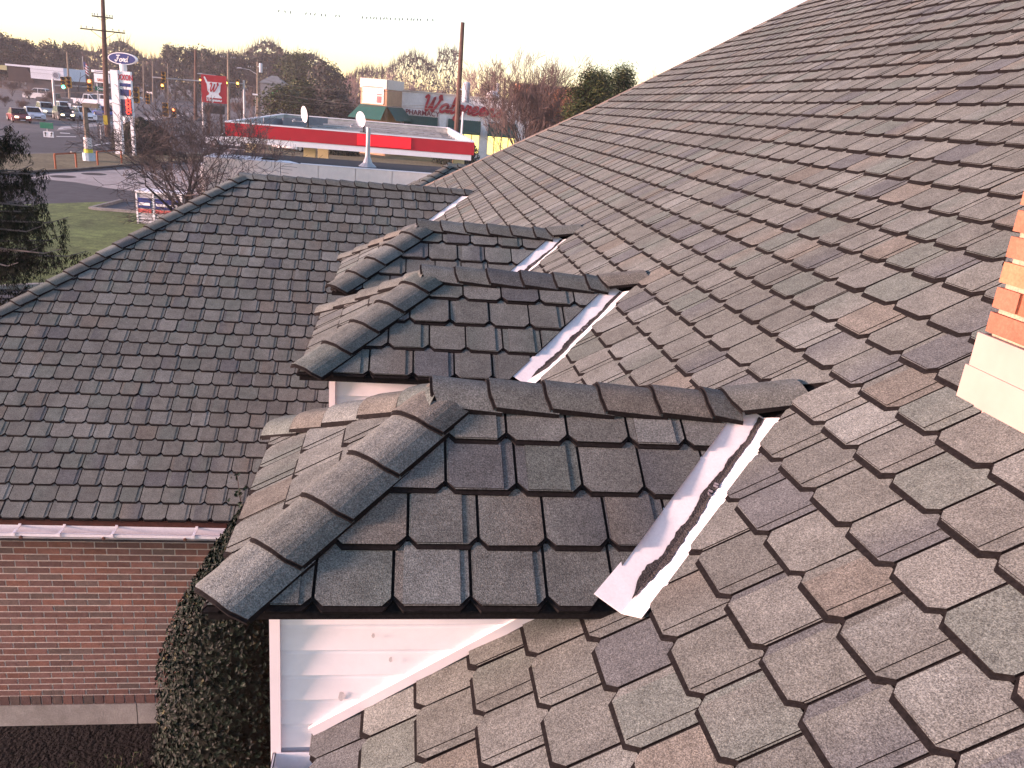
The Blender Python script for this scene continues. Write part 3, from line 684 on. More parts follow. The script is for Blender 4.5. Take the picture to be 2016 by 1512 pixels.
def pine_mesh(seed, h, rad, shape, tints, n=900, sz=.55):
    """crown of needle tufts in uneven clumps: shape 'round', 'cone' or 'umbrella'."""
    rng = random.Random(seed); mb = MB(); clumps = []
    for k in range(44 if shape != 'cone' else 50):
        t = rng.random()
        if shape == 'cone': z = h*(.08+.9*t); r = rad*(1-t)*rng.uniform(.35, 1.0); cr = rad*.34*(1.15-t)
        elif shape == 'umbrella': z = h*(.62+.34*t); r = rad*math.sqrt(rng.random())*(1.05-.5*t); cr = rad*.30
        else: z = h*(.25+.68*t); r = rad*math.sqrt(max(0, 1-((t-.4)/.62)**2))*rng.uniform(.2, .95); cr = rad*.36
        a = rng.uniform(0, 6.283); clumps.append((Vector((r*math.cos(a), r*math.sin(a), z)), cr*rng.uniform(.7, 1.25), rng.uniform(.7, 1.3)))
    for k in range(n):
        c, cr, br = rng.choice(clumps)
        d = Vector((rng.gauss(0, 1), rng.gauss(0, 1), rng.gauss(0, .8))).normalized(); p = c+d*cr*rng.uniform(.45, 1.05)
        u = Vector((rng.gauss(0, 1), rng.gauss(0, 1), rng.gauss(0, .6))).normalized(); v = (d+Vector((0, 0, .4))).cross(u); v = v.normalized() if v.length > 1e-3 else Vector((1, 0, 0))
        s_ = sz*rng.uniform(.6, 1.3); t = rng.choice(tints); q = br*rng.uniform(.75, 1.25); t = (t[0]*q, t[1]*q, t[2]*q)
        mb.poly([p-u*s_*.5, p+v*s_*.35, p+u*s_*.5, p-v*s_*.35], 0, t)
    tr = MB(); tr.tube([(0, 0, 0), (.1, .05, h*.4), (0, .1, h*.9)], [.022*h, .016*h, .004*h], 6)
    for c, cr, br in clumps[::2]: tr.tube([(0, 0, c.z*.82), tuple(c)], [.007*h, .003*h], 3, cap=False)
    return tr, mb
LIB = {}
def lib_tree(key, fn):
    if key not in LIB:
        tr, cr = fn(); a = tr.build('trunk', M_BARK); b = cr.build('crown', M_PINE if key[0] in 'prcug' else (M_TWIGP if key[0] == 'k' else M_TWIG))
        LIB[key] = (a.data, b.data); bpy.data.objects.remove(a); bpy.data.objects.remove(b)
    return LIB[key]
def put_tree(key, fn, name, loc, sc_, rz, label, cat, group):
    a, b = lib_tree(key, fn); e = empty(name, loc, rz, label, cat, group); e.scale = sc_
    for nm, me in (('trunk', a), ('crown', b)):
        o = bpy.data.objects.new(nm, me); COL.objects.link(o); o.parent = e
    return e
DKP = [(.034, .044, .032), (.046, .052, .040), (.050, .050, .045), (.072, .062, .056)]  # dark pine tints, lightened and browned to carry distance haze in the colour
GRP = [(.030, .046, .020), (.044, .058, .024), (.024, .036, .018), (.058, .066, .03)]
FN = {'p1': lambda: pine_mesh(1, 10, 4.2, 'round', DKP, 4200, .5), 'p2': lambda: pine_mesh(2, 10, 3.4, 'round', DKP, 3600, .45), 'u1': lambda: pine_mesh(3, 10, 3.6, 'umbrella', DKP, 2200, .42),
      'u2': lambda: pine_mesh(13, 10, 4.4, 'umbrella', DKP, 2600, .45), 'c1': lambda: pine_mesh(4, 10, 3.2, 'cone', DKP, 3600, .45), 'r1': lambda: pine_mesh(5, 10, 4.4, 'round', GRP, 4800, .42),
      'b1': lambda: bare_tree_mesh(21, 10, .75, 5, .22, 1, upright=.7, twig=.022, first=.30), 'b2': lambda: bare_tree_mesh(22, 10, .6, 5, .2, 3, upright=.8, twig=.02, first=.26),
      'k1': lambda: bare_tree_mesh(23, 10, .8, 5, .22, 1, upright=.6, twig=.028, first=.30), 'k2': lambda: bare_tree_mesh(24, 10, .7, 5, .22, 2, upright=.6, twig=.026, first=.28),
      's1': lambda: bare_tree_mesh(25, 10, .8, 5, .12, 7, upright=.7, twig=.03, first=.22)}
# (x, top y in the photo, depth, kind, width factor, words)
WOODS = [(-10, 66, 250, 'p1', 1.0), (28, 74, 262, 'p2', 1.1), (55, 83, 255, 'p1', .9), (92, 85, 250, 'p1', .9), (118, 98, 270, 'p2', .9), (140, 88, 280, 'u1', .8),
         (166, 96, 285, 'b1', 1.1), (188, 99, 270, 'b2', 1.1), (204, 104, 262, 's1', 1.0), (228, 91, 290, 'k1', .9), (252, 101, 275, 'p2', 1.0), (278, 103, 280, 'b1', 1.1), (303, 104, 275, 's1', 1.0), (322, 108, 280, 'b2', .9),
         (340, 92, 270, 'u1', .8), (362, 110, 285, 'b1', .9), (388, 96, 275, 'u2', .9), (412, 104, 262, 'p1', .8), (448, 106, 262, 'p1', .8), (478, 112, 270, 'u2', .9), (503, 113, 265, 's1', 1.0), (530, 105, 262, 'u2', .8), (552, 113, 255, 'b2', 1.0),
         (584, 108, 215, 'r1', .95), (618, 128, 205, 'c1', 1.0), (648, 126, 200, 'p1', .9), (690, 136, 230, 'k2', 1.0), (716, 132, 250, 'k2', .8), (745, 116, 260, 'k1', 1.2), (775, 128, 255, 'k2', .9), (800, 140, 235, 'b1', .9), (832, 130, 260, 'k1', 1.1),
         (870, 140, 200, 's1', .8), (905, 114, 190, 'b1', 1.1), (938, 112, 175, 'k2', .9), (972, 128, 180, 'b2', .9), (1120, 138, 190, 'k1', .9), (1170, 140, 190, 'k2', .9), (1198, 122, 170, 'k1', .8), (1250, 146, 180, 'k1', .9), (1292, 124, 150, 'k2', .6)]
KW = {'p1': 'broad dark pine', 'p2': 'narrow dark pine', 'u1': 'flat-topped pine', 'u2': 'wide umbrella-topped pine', 'c1': 'dark cone-shaped evergreen', 'r1': 'olive-green rounded evergreen', 'b1': 'bare brown tree', 'b2': 'bare many-stemmed tree', 'k1': 'bare pinkish-brown tree', 'k2': 'bare pale twiggy tree', 's1': 'bare brown thicket'}
WHERE = [(70, 'above the white dealership'), (135, 'between dealership and utility pole'), (240, 'behind the blue oval sign'), (330, 'behind the highway signals'), (400, 'behind the red square sign'), (500, 'right of the red square sign'), (560, 'above the grey-roofed house'), (710, 'left of the drugstore tower'), (830, 'above the drugstore tower and facade'), (960, 'by the transformer pole'), (1110, 'right of the transformer pole'), (1400, 'at the edge of the main roof')]
cnt = {}
for i, (px, py, Y, k, wf) in enumerate(WOODS):
    p = at(px, py, Y); h = p.z+.3
    wh = next(s_ for lim, s_ in WHERE if px < lim); key = (k, wh); cnt[key] = cnt.get(key, 0)+1
    lab = '%s on the skyline %s' % (KW[k], wh) + ('' if cnt[key] == 1 else ', %s one' % ('second', 'third', 'fourth')[cnt[key]-2])
    put_tree(k, FN[k], 'bare_tree' if k[0] in 'bks' else 'evergreen_tree', (p.x, Y, 0), (h/10*wf, h/10*wf, h/10*(1.0 if k[0] not in 'bks' else .95)), i*1.3, lab, 'tree', 'trees along the skyline')
# brown thickets lower down
TH = [(20, 150, 190), (55, 168, 175), (95, 172, 165), (8, 190, 140), (45, 205, 128), (88, 205, 150), (505, 165, 190), (540, 180, 180), (600, 165, 160), (645, 160, 150), (690, 165, 150), (985, 175, 120), (340, 215, 150), (470, 190, 170)]
for i, (px, py, Y) in enumerate(TH):
    p = at(px, py, Y); h = max(2.2, p.z+.2)
    put_tree('s1', FN['s1'], 'bare_thicket', (p.x, Y, 0), (h/9, h/9, h/10), i*2.1, 'brown leafless thicket ' + ('below the dealership, number %s from the left edge' % ('one', 'four', 'six', 'two', 'three', 'five')[i] if i < 6 else ('right of the red square sign, nearer one', 'below the grey-roofed house', 'in front of the dark evergreens, leftmost', 'in front of the dark evergreens, middle', 'in front of the dark evergreens, beside the tower', 'behind the transformer pole', 'between the signals over the highway', 'behind the canopy corner')[i-6]), 'thicket', 'leafless thickets')
for i, (px, py, Y, k, wf, lab) in enumerate([(600, 158, 140, 'r1', 1.2, 'dark green shrub mass behind the gas canopy, left'), (560, 172, 135, 'r1', 1.2, 'dark green shrub mass behind the left satellite dish'), (655, 172, 135, 'p1', 1.0, 'dark evergreen shrub beside the drugstore awning')]):
    p = at(px, py, Y); h = p.z; put_tree(k, FN[k], 'evergreen_shrub', (p.x, Y, -h*.25), (h/10*wf*1.3, h/10*wf*1.3, h/10*1.25), i, lab, 'shrub', 'evergreen shrubs behind the canopy')
# the big leafless tree behind the wing hip
p = gp(398, 430)
def own_tree(name, loc, seed, h, label, m, scale=(1, 1, 1), rz=0, **kw):
    tr, cr = bare_tree_mesh(seed, h, **kw); e = empty(name, loc, rz, label, 'tree'); e.scale = scale
    tr.build('trunk', M_BARK, e); cr.build('crown', m, e); return e
own_tree('bare_tree', (at(392, 400, 27).x, 27, 0), 77, 6.6, 'leafless wide-spreading tree just behind the wing roof hip', mat('twig_grey', (.072, .060, .057), .95, noise=((4, .25, 3),)), (1.0, .8, .95), .6, spread=1.0, levels=6, r0=.18, nstem=6, upright=.25, twig=.0062, bushy=3, first=.27)
own_tree('bare_tree', (at(478, 345, 30).x, 30, 0), 78, 5.4, 'smaller leafless tree in front of the canopy corner', M_TWIG, (.8, .8, 1.0), .2, spread=.7, levels=5, r0=.09, nstem=3, upright=.5, twig=.006, bushy=3, first=.3)
own_tree('bare_tree', (at(1046, 230, 62).x, 62, 0), 79, 10.4, 'large leafless round-headed tree at the foot of the rake', M_TWIG, (.80, .80, 1.0), .2, spread=.72, levels=6, r0=.22, nstem=8, upright=.6, twig=.013, bushy=3, first=.27)
# pine by the rake
PG = [(.028, .048, .018), (.045, .062, .020), (.085, .09, .032), (.018, .030, .015)]
p = at(1178, 150, 48)
def needle_pine(seed, h, rad, n):
    rng = random.Random(seed); mb = MB(); tr = MB(); tr.tube([(0, 0, 0), (0, 0, h*.95)], [.12, .03], 7)
    for k in range(46):
        t = rng.uniform(.28, 1); a = rng.uniform(0, 6.283); r = rad*(1.12-t)*rng.uniform(.5, 1.1)
        tip = Vector((r*math.cos(a), r*math.sin(a), h*t+.1*r)); tr.tube([(0, 0, h*t-.35*r), tuple(tip)], [.03, .012], 4)
        br = rng.uniform(.6, 1.4)
        for j in range(n):
            b = tip+Vector((rng.gauss(0, .34), rng.gauss(0, .34), rng.gauss(0, .26))); d = Vector((rng.gauss(0, 1), rng.gauss(0, 1), rng.gauss(.5, .7))).normalized(); s_ = rng.uniform(.14, .26); w_ = d.orthogonal().normalized()*.028
            c = rng.choice(PG); mb.poly([b-w_, b+w_, b+d*s_], 0, (c[0]*br, c[1]*br, c[2]*br))
    return tr, mb
tr, cr = needle_pine(6, p.z+.2, 3.4, 480); e = empty('pine_tree', (p.x, 48, 0), 0, 'bushy green pine showing over the rake of the main roof', 'tree'); tr.build('trunk', M_BARK, e); cr.build('crown', M_PINE, e)
p = at(1222, 138, 50); tr, cr = needle_pine(16, p.z+.2, 2.3, 420); e = empty('pine_tree', (p.x, 50, 0), 0, 'smaller dark pine rising right of the bushy pine', 'tree'); tr.build('trunk', M_BARK, e); cr.build('crown', M_PINE, e)

# drooping spruce at the left edge
def spruce(loc, h, seed):
    rng = random.Random(seed); e = empty('spruce_tree', loc, 0, 'dark drooping spruce at the left edge in front of the lawn', 'tree')
    tr = MB(); tr.tube([(0, 0, 0), (0, 0, h)], [.17, .04], 8); tr.build('trunk', M_BARK, e)
    wd = MB(); mb = MB(); ST = [(.006, .012, .006), (.010, .017, .008), (.015, .023, .009), (.005, .009, .005)]
    for k in range(105):
        z = h*(.16+.78*rng.random()); a = rng.uniform(-1.9, 1.9); L = (2.55 if z < h*.62 else 2.2*(1.25-z/h)*2.0)*rng.uniform(.55, 1.0)
        d = Vector((math.cos(a), math.sin(a), 0)); pts = [Vector((0, 0, z)), Vector((0, 0, z))+d*L*.5+Vector((0, 0, -.02*L)), Vector((0, 0, z))+d*L*.85+Vector((0, 0, -.02)), Vector((0, 0, z))+d*L+Vector((0, 0, .10))]
        wd.tube(pts, [.03, .02, .012, .006], 4, cap=False); br = rng.uniform(.6, 1.5)
        for j in range(30):
            t = rng.uniform(.22, 1.0); i = 0 if t < .5 else (1 if t < .85 else 2); b = pts[i].lerp(pts[i+1], min(1, (t-(0, .5, .85)[i])/(.5, .35, .15)[i]))
            sd = Vector((-d.y, d.x, 0))*rng.uniform(-.28, .28); ln = rng.uniform(.18, .52)
            q0 = b+sd*.2; q1 = b+sd+Vector((0, 0, -ln))
            for s_ in range(38):
                u = rng.random(); c = q0.lerp(q1, u)+Vector((rng.gauss(0, .026), rng.gauss(0, .026), 0)); dd = Vector((rng.gauss(0, .5), rng.gauss(0, .5), -1)).normalized()
                w_ = dd.orthogonal().normalized(); w_ = (w_*math.cos(6.3*u)+dd.cross(w_)*math.sin(6.3*u))*rng.uniform(.005, .010); tt = rng.choice(ST); l2 = rng.uniform(.05, .10)
                mb.poly([c-w_, c+w_, c+dd*l2], 0, (tt[0]*br, tt[1]*br, tt[2]*br))
    wd.build('branches', mat('spruce_branch', (.13, .12, .115), .9, noise=((6, .2, 2),)), e, kind='stuff'); mb.build('crown', M_SPRUCE, e)
sp = at(-95, 560, 15.5); spruce((sp.x, 15.5, 0), 5.7, 8)

# holly beside the wing wall
def leaf_bush(name, loc, rx, ry, hz, n, seed, tints, label, leaf=(.048, .028), sprouts=()):
    rng = random.Random(seed); e = empty(name, loc, 0, label, 'shrub'); mb = MB(); core = MB()
    core.lathe([(0.01, 0), (rx*.80, .1), (rx*.80, hz*.48), (rx*.52, hz*.74), (rx*.18, hz*.90), (.01, hz*.96)], 14); core.build('dark_core', mat('bush_inner_shade', (.006, .009, .006), 1.0), e)  # solid near-black core, the bush's inner shade put into its colour
    lumps = [(rng.uniform(0, 6.283), rng.uniform(0, 1), rng.uniform(-.07, .09)) for _ in range(40)]
    def put(c, d, s_=1.0, br=1.0):
        u = Vector((rng.gauss(0, 1), rng.gauss(0, 1), rng.gauss(0, 1))); u = (u-d*u.dot(d)).normalized(); nrm = (d+Vector((rng.gauss(0, .45), rng.gauss(0, .45), rng.gauss(.25, .45)))).normalized()
        u = (u-nrm*u.dot(nrm)).normalized(); v = nrm.cross(u); a, b = leaf[0]*s_*rng.uniform(.7, 1.2)*.5, leaf[1]*s_*rng.uniform(.7, 1.2)*.5; t = rng.choice(tints); br *= rng.uniform(.7, 1.35); t = tuple(x*br for x in t)
        mb.mesh([c-u*a, c-u*a*.2+v*b, c+u*a*.55+v*b*.7, c+u*a, c+u*a*.55-v*b*.7, c-u*a*.2-v*b, c-u*a*.1-nrm*b*.35], [(0, 6, 1), (1, 6, 3, 2), (0, 5, 6), (5, 4, 3, 6)], 0, t)
    for k in range(n):
        a = rng.uniform(0, 6.283); t = 1-rng.random()**1.15
        prof = 1.0-.08*t if t < .5 else .96*max(0, 1-((t-.5)/.52)**1.5)
        lump = sum(w_*math.exp(-((math.atan2(math.sin(a-la), math.cos(a-la))/.35)**2+((t-lt)/.10)**2)) for la, lt, w_ in lumps)
        rr = prof*(1+lump)*rng.uniform(.86, 1.03)
        c = Vector((rx*rr*math.cos(a), ry*rr*math.sin(a), hz*t)); d = Vector((math.cos(a)/rx, math.sin(a)/ry, .5*(t-.25))).normalized(); put(c, d)
    for (a, t, L) in sprouts:
        p = Vector((rx*.5*math.cos(a), ry*.5*math.sin(a), hz*t)); dr = Vector((.12*math.cos(a)+rng.gauss(0, .05), .1*math.sin(a), 1)).normalized()
        core2 = MB(); core2.tube([p, p+dr*L], [.006, .003], 4); core2.build('sprout', M_TWIG, e)
        for j in range(int(L*70)): put(p+dr*L*rng.uniform(.1, 1)+Vector((rng.gauss(0, .028), rng.gauss(0, .028), 0)), Vector((rng.gauss(0, 1), -1, .5)).normalized(), .9, 1.6)
    mb.build('crown', M_LEAF, e); return e
HT = [(.0045, .010, .006), (.0065, .014, .008), (.003, .007, .0045), (.009, .018, .010), (.06, .06, .03)]
leaf_bush('holly_bush', (-1.02, 5.78, 0), .81, .82, 3.18, 26000, 4, HT[:4]*14+HT[4:], 'tall dense dark holly bush against the brick wing wall', sprouts=((.6, .88, .62), (1.2, .86, .72), (2.0, .9, .35), (.2, .84, .5), (-.4, .9, .25)))
JT = [(.030, .050, .018), (.05, .07, .025), (.02, .034, .014)]
def feathery(name, px, Yp, rad, h, seed, label):
    rng = random.Random(seed); p = at(px[0], px[1], Yp); e = empty(name, (p.x, p.y, 0), 0, label, 'shrub', 'low shrubs in the planting bed'); mb = MB(); st = MB()
    for k in range(170):
        a = rng.uniform(0, 6.283); r = rad*math.sqrt(rng.random()); d = Vector((math.cos(a)*.7*r/rad, math.sin(a)*.7*r/rad, rng.uniform(.7, 1.3))).normalized(); L = h*rng.uniform(.5, 1.05); b = Vector((r*.35*math.cos(a), r*.35*math.sin(a), .0))
        st.tube([b, b+d*L], [.004, .0015], 3, cap=False)
        for j in range(42):
            c = b+d*L*rng.uniform(.25, 1.0); dd = (d+Vector((rng.gauss(0, .7), rng.gauss(0, .7), rng.gauss(0, .4)))).normalized(); w_ = dd.orthogonal().normalized()*.005; t = rng.choice(JT); mb.poly([c-w_, c+w_, c+dd*rng.uniform(.03, .07)], 0, t)
    st.build('stems', M_TWIG, e, kind='stuff'); mb.build('crown', M_SPRUCE, e)
feathery('juniper', (205, 1530), 5.6, .42, .62, 3, 'feathery green shrub in the dark bed beside the holly')
feathery('juniper', (80, 1548), 5.7, .38, .5, 5, 'feathery green shrub in the bottom left corner')
# ------------------------------------------------------------------ far woods behind the roads, read as one mass
rng = random.Random(40); mb = MB()
for k in range(15000):
    px = rng.uniform(-160, 900); Y = rng.uniform(285, 330)
    edge = 103+20*math.sin(px*.021)+9*math.sin(px*.067+1)+ (26 if 640 < px < 860 else 0) - (20 if px < 120 else 0)
    top = at(px, edge+8, Y).z; z = top*(1-rng.random()**1.6); p = Vector((at(px, 150, Y).x, Y, z))
    if rng.random() < (.55 if px < 640 else .12):
        u = Vector((rng.gauss(0, 1), rng.gauss(0, .5), rng.gauss(0, .6))).normalized(); v = Vector((rng.gauss(0, 1), rng.gauss(0, .4), rng.gauss(0, 1))).normalized(); s_ = rng.uniform(.7, 1.7); c = rng.choice(DKP); q = rng.uniform(.7, 1.5)
        mb.poly([p-u*s_*.6, p+v*s_*.5, p+u*s_*.6, p-v*s_*.5], 0, (c[0]*q, c[1]*q, c[2]*q))
    else:
        d = Vector((rng.gauss(0, .35), 0, 1)).normalized(); L = rng.uniform(1.5, 4.5); w_ = Vector((rng.uniform(.04, .12), 0, 0)); q = rng.uniform(.6, 1.3)
        mb.poly([p-w_, p+w_, p+d*L], 0, (.085*q, .062*q, .060*q))
mb.build('far_woods', M_PINE, kind='stuff', label='continuous dark wood of pines and bare trees on the horizon', category='woods')

# ------------------------------------------------------------------ lettering helpers
def text(body, size, m, parent, mw, name='lettering', ext=.02, shear=0.0, xs=1.0, align='CENTER'):
    c = bpy.data.curves.new(name, 'FONT'); c.body = body; c.size = size; c.extrude = ext; c.shear = shear; c.align_x = align; c.align_y = 'CENTER'; c.resolution_u = 3; c.offset = size*.012
    t_ = bpy.data.objects.new('t', c); COL.objects.link(t_); dg = bpy.context.evaluated_depsgraph_get(); me = bpy.data.meshes.new_from_object(t_.evaluated_get(dg)); bpy.data.objects.remove(t_)
    me.materials.clear(); me.materials.append(m); me.name = name; o = bpy.data.objects.new(name, me); COL.objects.link(o); o.parent = parent; o.matrix_local = mw @ Matrix.Diagonal((xs, 1, 1, 1)); return o
FACE = Matrix.Rotation(R(90), 4, 'X')          # lettering stands up and reads from -Y
GL = {'W': (1.0, [[(0, .80), (.06, .95), (.16, .95), (.18, .7), (.16, .35), (.22, .03), (.32, .12), (.46, .55), (.52, .92), (.50, .5), (.54, .05), (.64, .10), (.80, .5), (.88, .85), (.86, 1.02), (.78, .95), (.84, .80), (1.0, .82)]]),
      'F': (.75, [[(.75, .95), (.5, .98), (.2, .92), (.05, .98)], [(.45, .96), (.40, .6), (.34, .25), (.22, .02), (.05, .05), (0, .2), (.1, .25)], [(.2, .5), (.6, .52)]]),
      'a': (.52, [[(.42, .46), (.28, .52), (.1, .42), (.02, .2), (.08, .02), (.22, .04), (.38, .25), (.42, .46), (.40, .18), (.44, .02), (.54, .08)]]),
      'l': (.34, [[(0, .08), (.16, .4), (.3, .85), (.26, 1.02), (.18, .9), (.14, .4), (.16, .05), (.24, 0), (.36, .1)]]),
      'g': (.52, [[(.42, .46), (.26, .52), (.08, .40), (.04, .18), (.14, .04), (.28, .12), (.42, .46), (.38, 0), (.30, -.35), (.16, -.42), (.08, -.3), (.2, -.12), (.54, .1)]]),
      'r': (.42, [[(0, .1), (.1, .35), (.12, .56), (.2, .48), (.34, .48), (.30, .25), (.30, .04), (.44, .1)]]),
      'e': (.44, [[(0, .12), (.2, .22), (.34, .38), (.26, .52), (.12, .42), (.08, .18), (.16, .02), (.3, .02), (.46, .14)]]),
      'n': (.56, [[(0, .1), (.06, .48), (.08, .04), (.2, .40), (.32, .50), (.36, .35), (.36, .05), (.44, .02), (.58, .12)]]),
      's': (.42, [[(0, .1), (.2, .36), (.26, .54), (.30, .34), (.34, .14), (.24, 0), (.06, .04)]]),
      'o': (.5, [[(.28, .5), (.1, .44), (.03, .2), (.12, .02), (.28, .03), (.4, .22), (.38, .42), (.26, .5), (.3, .4), (.5, .42)]]),
      'd': (.55, [[(.42, .46), (.28, .52), (.1, .42), (.02, .2), (.08, .02), (.22, .04), (.38, .25), (.48, .95), (.42, .4), (.42, .06), (.56, .1)]])}
def script(word, height, m, parent, org, name='script_lettering', wd=.10, slant=.22, xs=1.0, depth=.03):
    """hand-script lettering swept as a flat stroke; org = left foot of the word, reads from -Y."""
    mb = MB(); x = 0
    for ch in word:
        adv, strokes = GL[ch]
        for st in strokes:
            P = [Vector(((x+a+b*slant)*height*xs, 0, b*height)) for a, b in st]; fine = []
            for i in range(len(P)-1):
                p0, p1, p2, p3 = P[max(0, i-1)], P[i], P[i+1], P[min(len(P)-1, i+2)]
                for t in (0, .33, .66): fine.append(.5*((2*p1)+(p2-p0)*t+(2*p0-5*p1+4*p2-p3)*t*t+(3*p1-p0-3*p2+p3)*t**3))
            fine.append(P[-1]); ws = []
            for i, p in enumerate(fine):
                d = (fine[min(i+1, len(fine)-1)]-fine[max(i-1, 0)]); d.normalize(); nn = Vector((-d.z, 0, d.x)); ws.append((p-nn*wd*height*.5, p+nn*wd*height*.5))
            dv = Vector((0, -depth, 0))
            for (a, b), (c, d) in zip(ws, ws[1:]):
                mb.mesh([a+dv, c+dv, d+dv, b+dv, a, c, d, b], [(0,1,2,3),(0,4,5,1),(3,2,6,7)])
        x += adv
    mb.build(name, m, parent, loc=org); return x*height*xs

M_RED = mat('sign_red', (.42, .020, .032), .5, noise=((1.5, .06, 2),)); M_SIGNW = mat('sign_white', (.75, .76, .78), .5, noise=((2, .05, 3),)); M_BLUE = mat('sign_blue', (.02, .035, .16), .5, noise=((3, .08, 2),))
M_LED = mat('led_red', (.6, .03, .02), .4, emit=((1.0, .05, .03), 1.2)); M_METAL = mat('galvanised', (.38, .39, .40), .5, metal=.3, noise=((4, .1, 3),)); M_WOOD = mat('pole_wood', (.095, .058, .046), .9, noise=((3, .25, 4), (25, .2, 2)))
M_WIRE = mat('wire_black', (.02, .02, .02), .7); M_GREENS = mat('road_sign_green', (.01, .16, .09), .5, noise=((4, .05, 2),)); M_BLACK = mat('black_plastic', (.015, .015, .016), .6, noise=((5, .2, 2),))
M_AMBER = mat('signal_amber_body', (.45, .22, .03), .55, noise=((3, .12, 2),)); M_GLASS = mat('car_glass', (.02, .025, .03), .1, spec=.6, noise=((1, .1, 2),)); M_TYRE = mat('tyre', (.015, .015, .015), .85, noise=((9, .2, 2),)); M_RIM = mat('rim', (.35, .35, .36), .4, metal=.6, noise=((6, .1, 2),))
M_LAMPW = mat('headlight_lit', (.8, .8, .7), .3, emit=((1.0, .82, .5), 3.0)); M_LAMP = mat('headlight_off', (.5, .52, .55), .2, noise=((6, .1, 2),))

# ------------------------------------------------------------------ utility poles and wires
def pole(px, top, base_y, Y, r, label, arms=(), transformer=None, lamp=None, name='utility_pole', m=None, lean=0.0, cat='pole'):
    b = at(px, base_y, Y); t = at(px+lean, top, Y); e = empty(name, (b.x, Y, 0), 0, label, cat, 'poles along the roads'); h = t.z; dx = t.x-b.x
    mb = MB(); mb.tube([(0, 0, 0), (dx*.5, 0, h*.5), (dx, 0, h)], [r, r*.85, r*.62], 9); mb.build('shaft', m or M_WOOD, e)
    for (f, half, rz) in arms:
        mb = MB(); X = Matrix.Translation((dx*f, -r, h*f)) @ Matrix.Rotation(rz, 4, 'Z'); mb.box((-half, -.06, -.06), (half, .06, .06), X=X)
        for s_ in (-1, 1): mb.tube([X @ Vector((s_*half*.55, 0, -.03)), Vector((dx*f, -r*.6, h*f-half*.42))], .03, 4)
        a = mb.build('crossarm', m or M_WOOD, e)
        for s_ in (-.95, -.72, -.45, .45, .72, .95):
            mb = MB(); mb.lathe([(.03, 0), (.03, .08), (.07, .10), (.05, .17), (.07, .2), (0, .24)], 7, X=X @ Matrix.Translation((s_*half, 0, .06))); mb.build('insulator', M_METAL, a)
    if transformer:
        f, sz = transformer; mb = MB(); mb.lathe([(0, -sz), (.30*sz, -sz), (.32*sz, -sz*.95), (.32*sz, sz*.5), (.26*sz, sz*.6), (0, sz*.65)], 14, X=Matrix.Translation((dx*f+r+.34*sz, -.1, h*f))); mb.box((dx*f, -.16, h*f-.05), (dx*f+r+.2*sz, -.04, h*f+.05)); tr_ = mb.build('transformer', mat('transformer_grey', (.50, .53, .57), .5, noise=((3, .08, 2),)), e, smooth=False)
    if lamp:
        f, L, rise = lamp; mb = MB(); mb.tube([(dx*f, 0, h*f), (dx*f+L*.5, 0, h*f+rise*.85), (dx*f+L, 0, h*f+rise)], [.07, .06, .05], 6); ar = mb.build('lamp_arm', M_METAL, e); mb = MB(); s_ = 1 if L > 0 else -1; mb.mesh([Vector(p)*1.4+Vector((dx*f+L, 0, h*f+rise)) for p in ((-.1*s_, -.12, -.02), (.55*s_, -.16, -.06), (.55*s_, .16, -.06), (-.1*s_, .12, -.02), (0, -.05, .09), (.45*s_, -.08, .07), (.45*s_, .08, .07), (0, .05, .09))], [(3,2,1,0),(4,5,6,7),(0,1,5,4),(1,2,6,5),(2,3,7,6),(3,0,4,7)]); mb.build('lamp_head', M_METAL, ar)
    return e, Vector((b.x+dx, Y, h))
P1, tp1 = pole(212, -6, 264, 92, .29, 'tall wooden utility pole with two crossarms left of the oval sign', ((.86, .95, .5), (.765, 2.0, .35)), lean=-10)
mb = MB(); mb.box((-.20, -.38, 1.2), (.20, -.35, 2.1)); mb.build('yellow_marker', mat('marker_yellow', (.45, .34, .03), .6, noise=((4, .15, 2),)), P1)
P2, tp2 = pole(899, 44, 262, 62, .22, 'tall dark utility pole with grey transformer before the drugstore', transformer=(.62, .85), lean=12)
mb = MB(); mb.tube([(.30, -.1, 1.0), (.36, -.1, tp2.z*.49)], .09, 6); mb.build('riser_conduit', M_SIGNW, P2)
MPALE = mat('pole_wood_pale', (.20, .165, .125), .9, noise=((3, .2, 4),))
FARP = [(138, 102, 206, 175, .22, 'pale leaning pole in front of the white dealership', -6, MPALE, (), None, None), (160, 112, 178, 250, .16, 'thin flagpole-like pole beside the striped flag', 0, MPALE, (), None, None), (177, 120, 175, 250, .16, 'pole right of the striped flag', -2, MPALE, (), None, None),
        (195, 118, 160, 250, .14, 'thin pole rising behind the dealer sign', 0, MPALE, (), None, None), (282, 120, 180, 240, .18, 'pole behind the highway, left of the pair', 0, MPALE, (), None, None), (300, 120, 175, 240, .18, 'pole behind the highway, right of the pair', 0, MPALE, (), None, None), (330, 125, 170, 240, .16, 'thin far pole under the umbrella pine', 0, MPALE, (), None, None),
        (385, 97, 240, 150, .30, 'thick brown pole directly left of the red square sign', 0, M_WOOD, (), None, None), (450, 105, 215, 150, .26, 'pole with street lamp right of the red square sign', -1, MPALE, ((.93, 1.2, .3),), None, (.62, -4.2, .6)), (507, 122, 200, 150, .22, 'pole with twin transformers near the grey-roofed house', 0, MPALE, ((.9, 1.5, .2),), (.93, .9), (.8, -2.6, .8)),
        (975, 140, 215, 120, .2, 'pole with transformer behind the drugstore roof, left', 0, MPALE, (), (.82, .7), None), (994, 152, 215, 120, .18, 'plain pole behind the drugstore roof, right', 0, MPALE, (), None, None)]
for a in FARP: pole(a[0], a[1], a[2], a[3], a[4], a[5], a[8], a[9], a[10], m=a[7], lean=a[6])
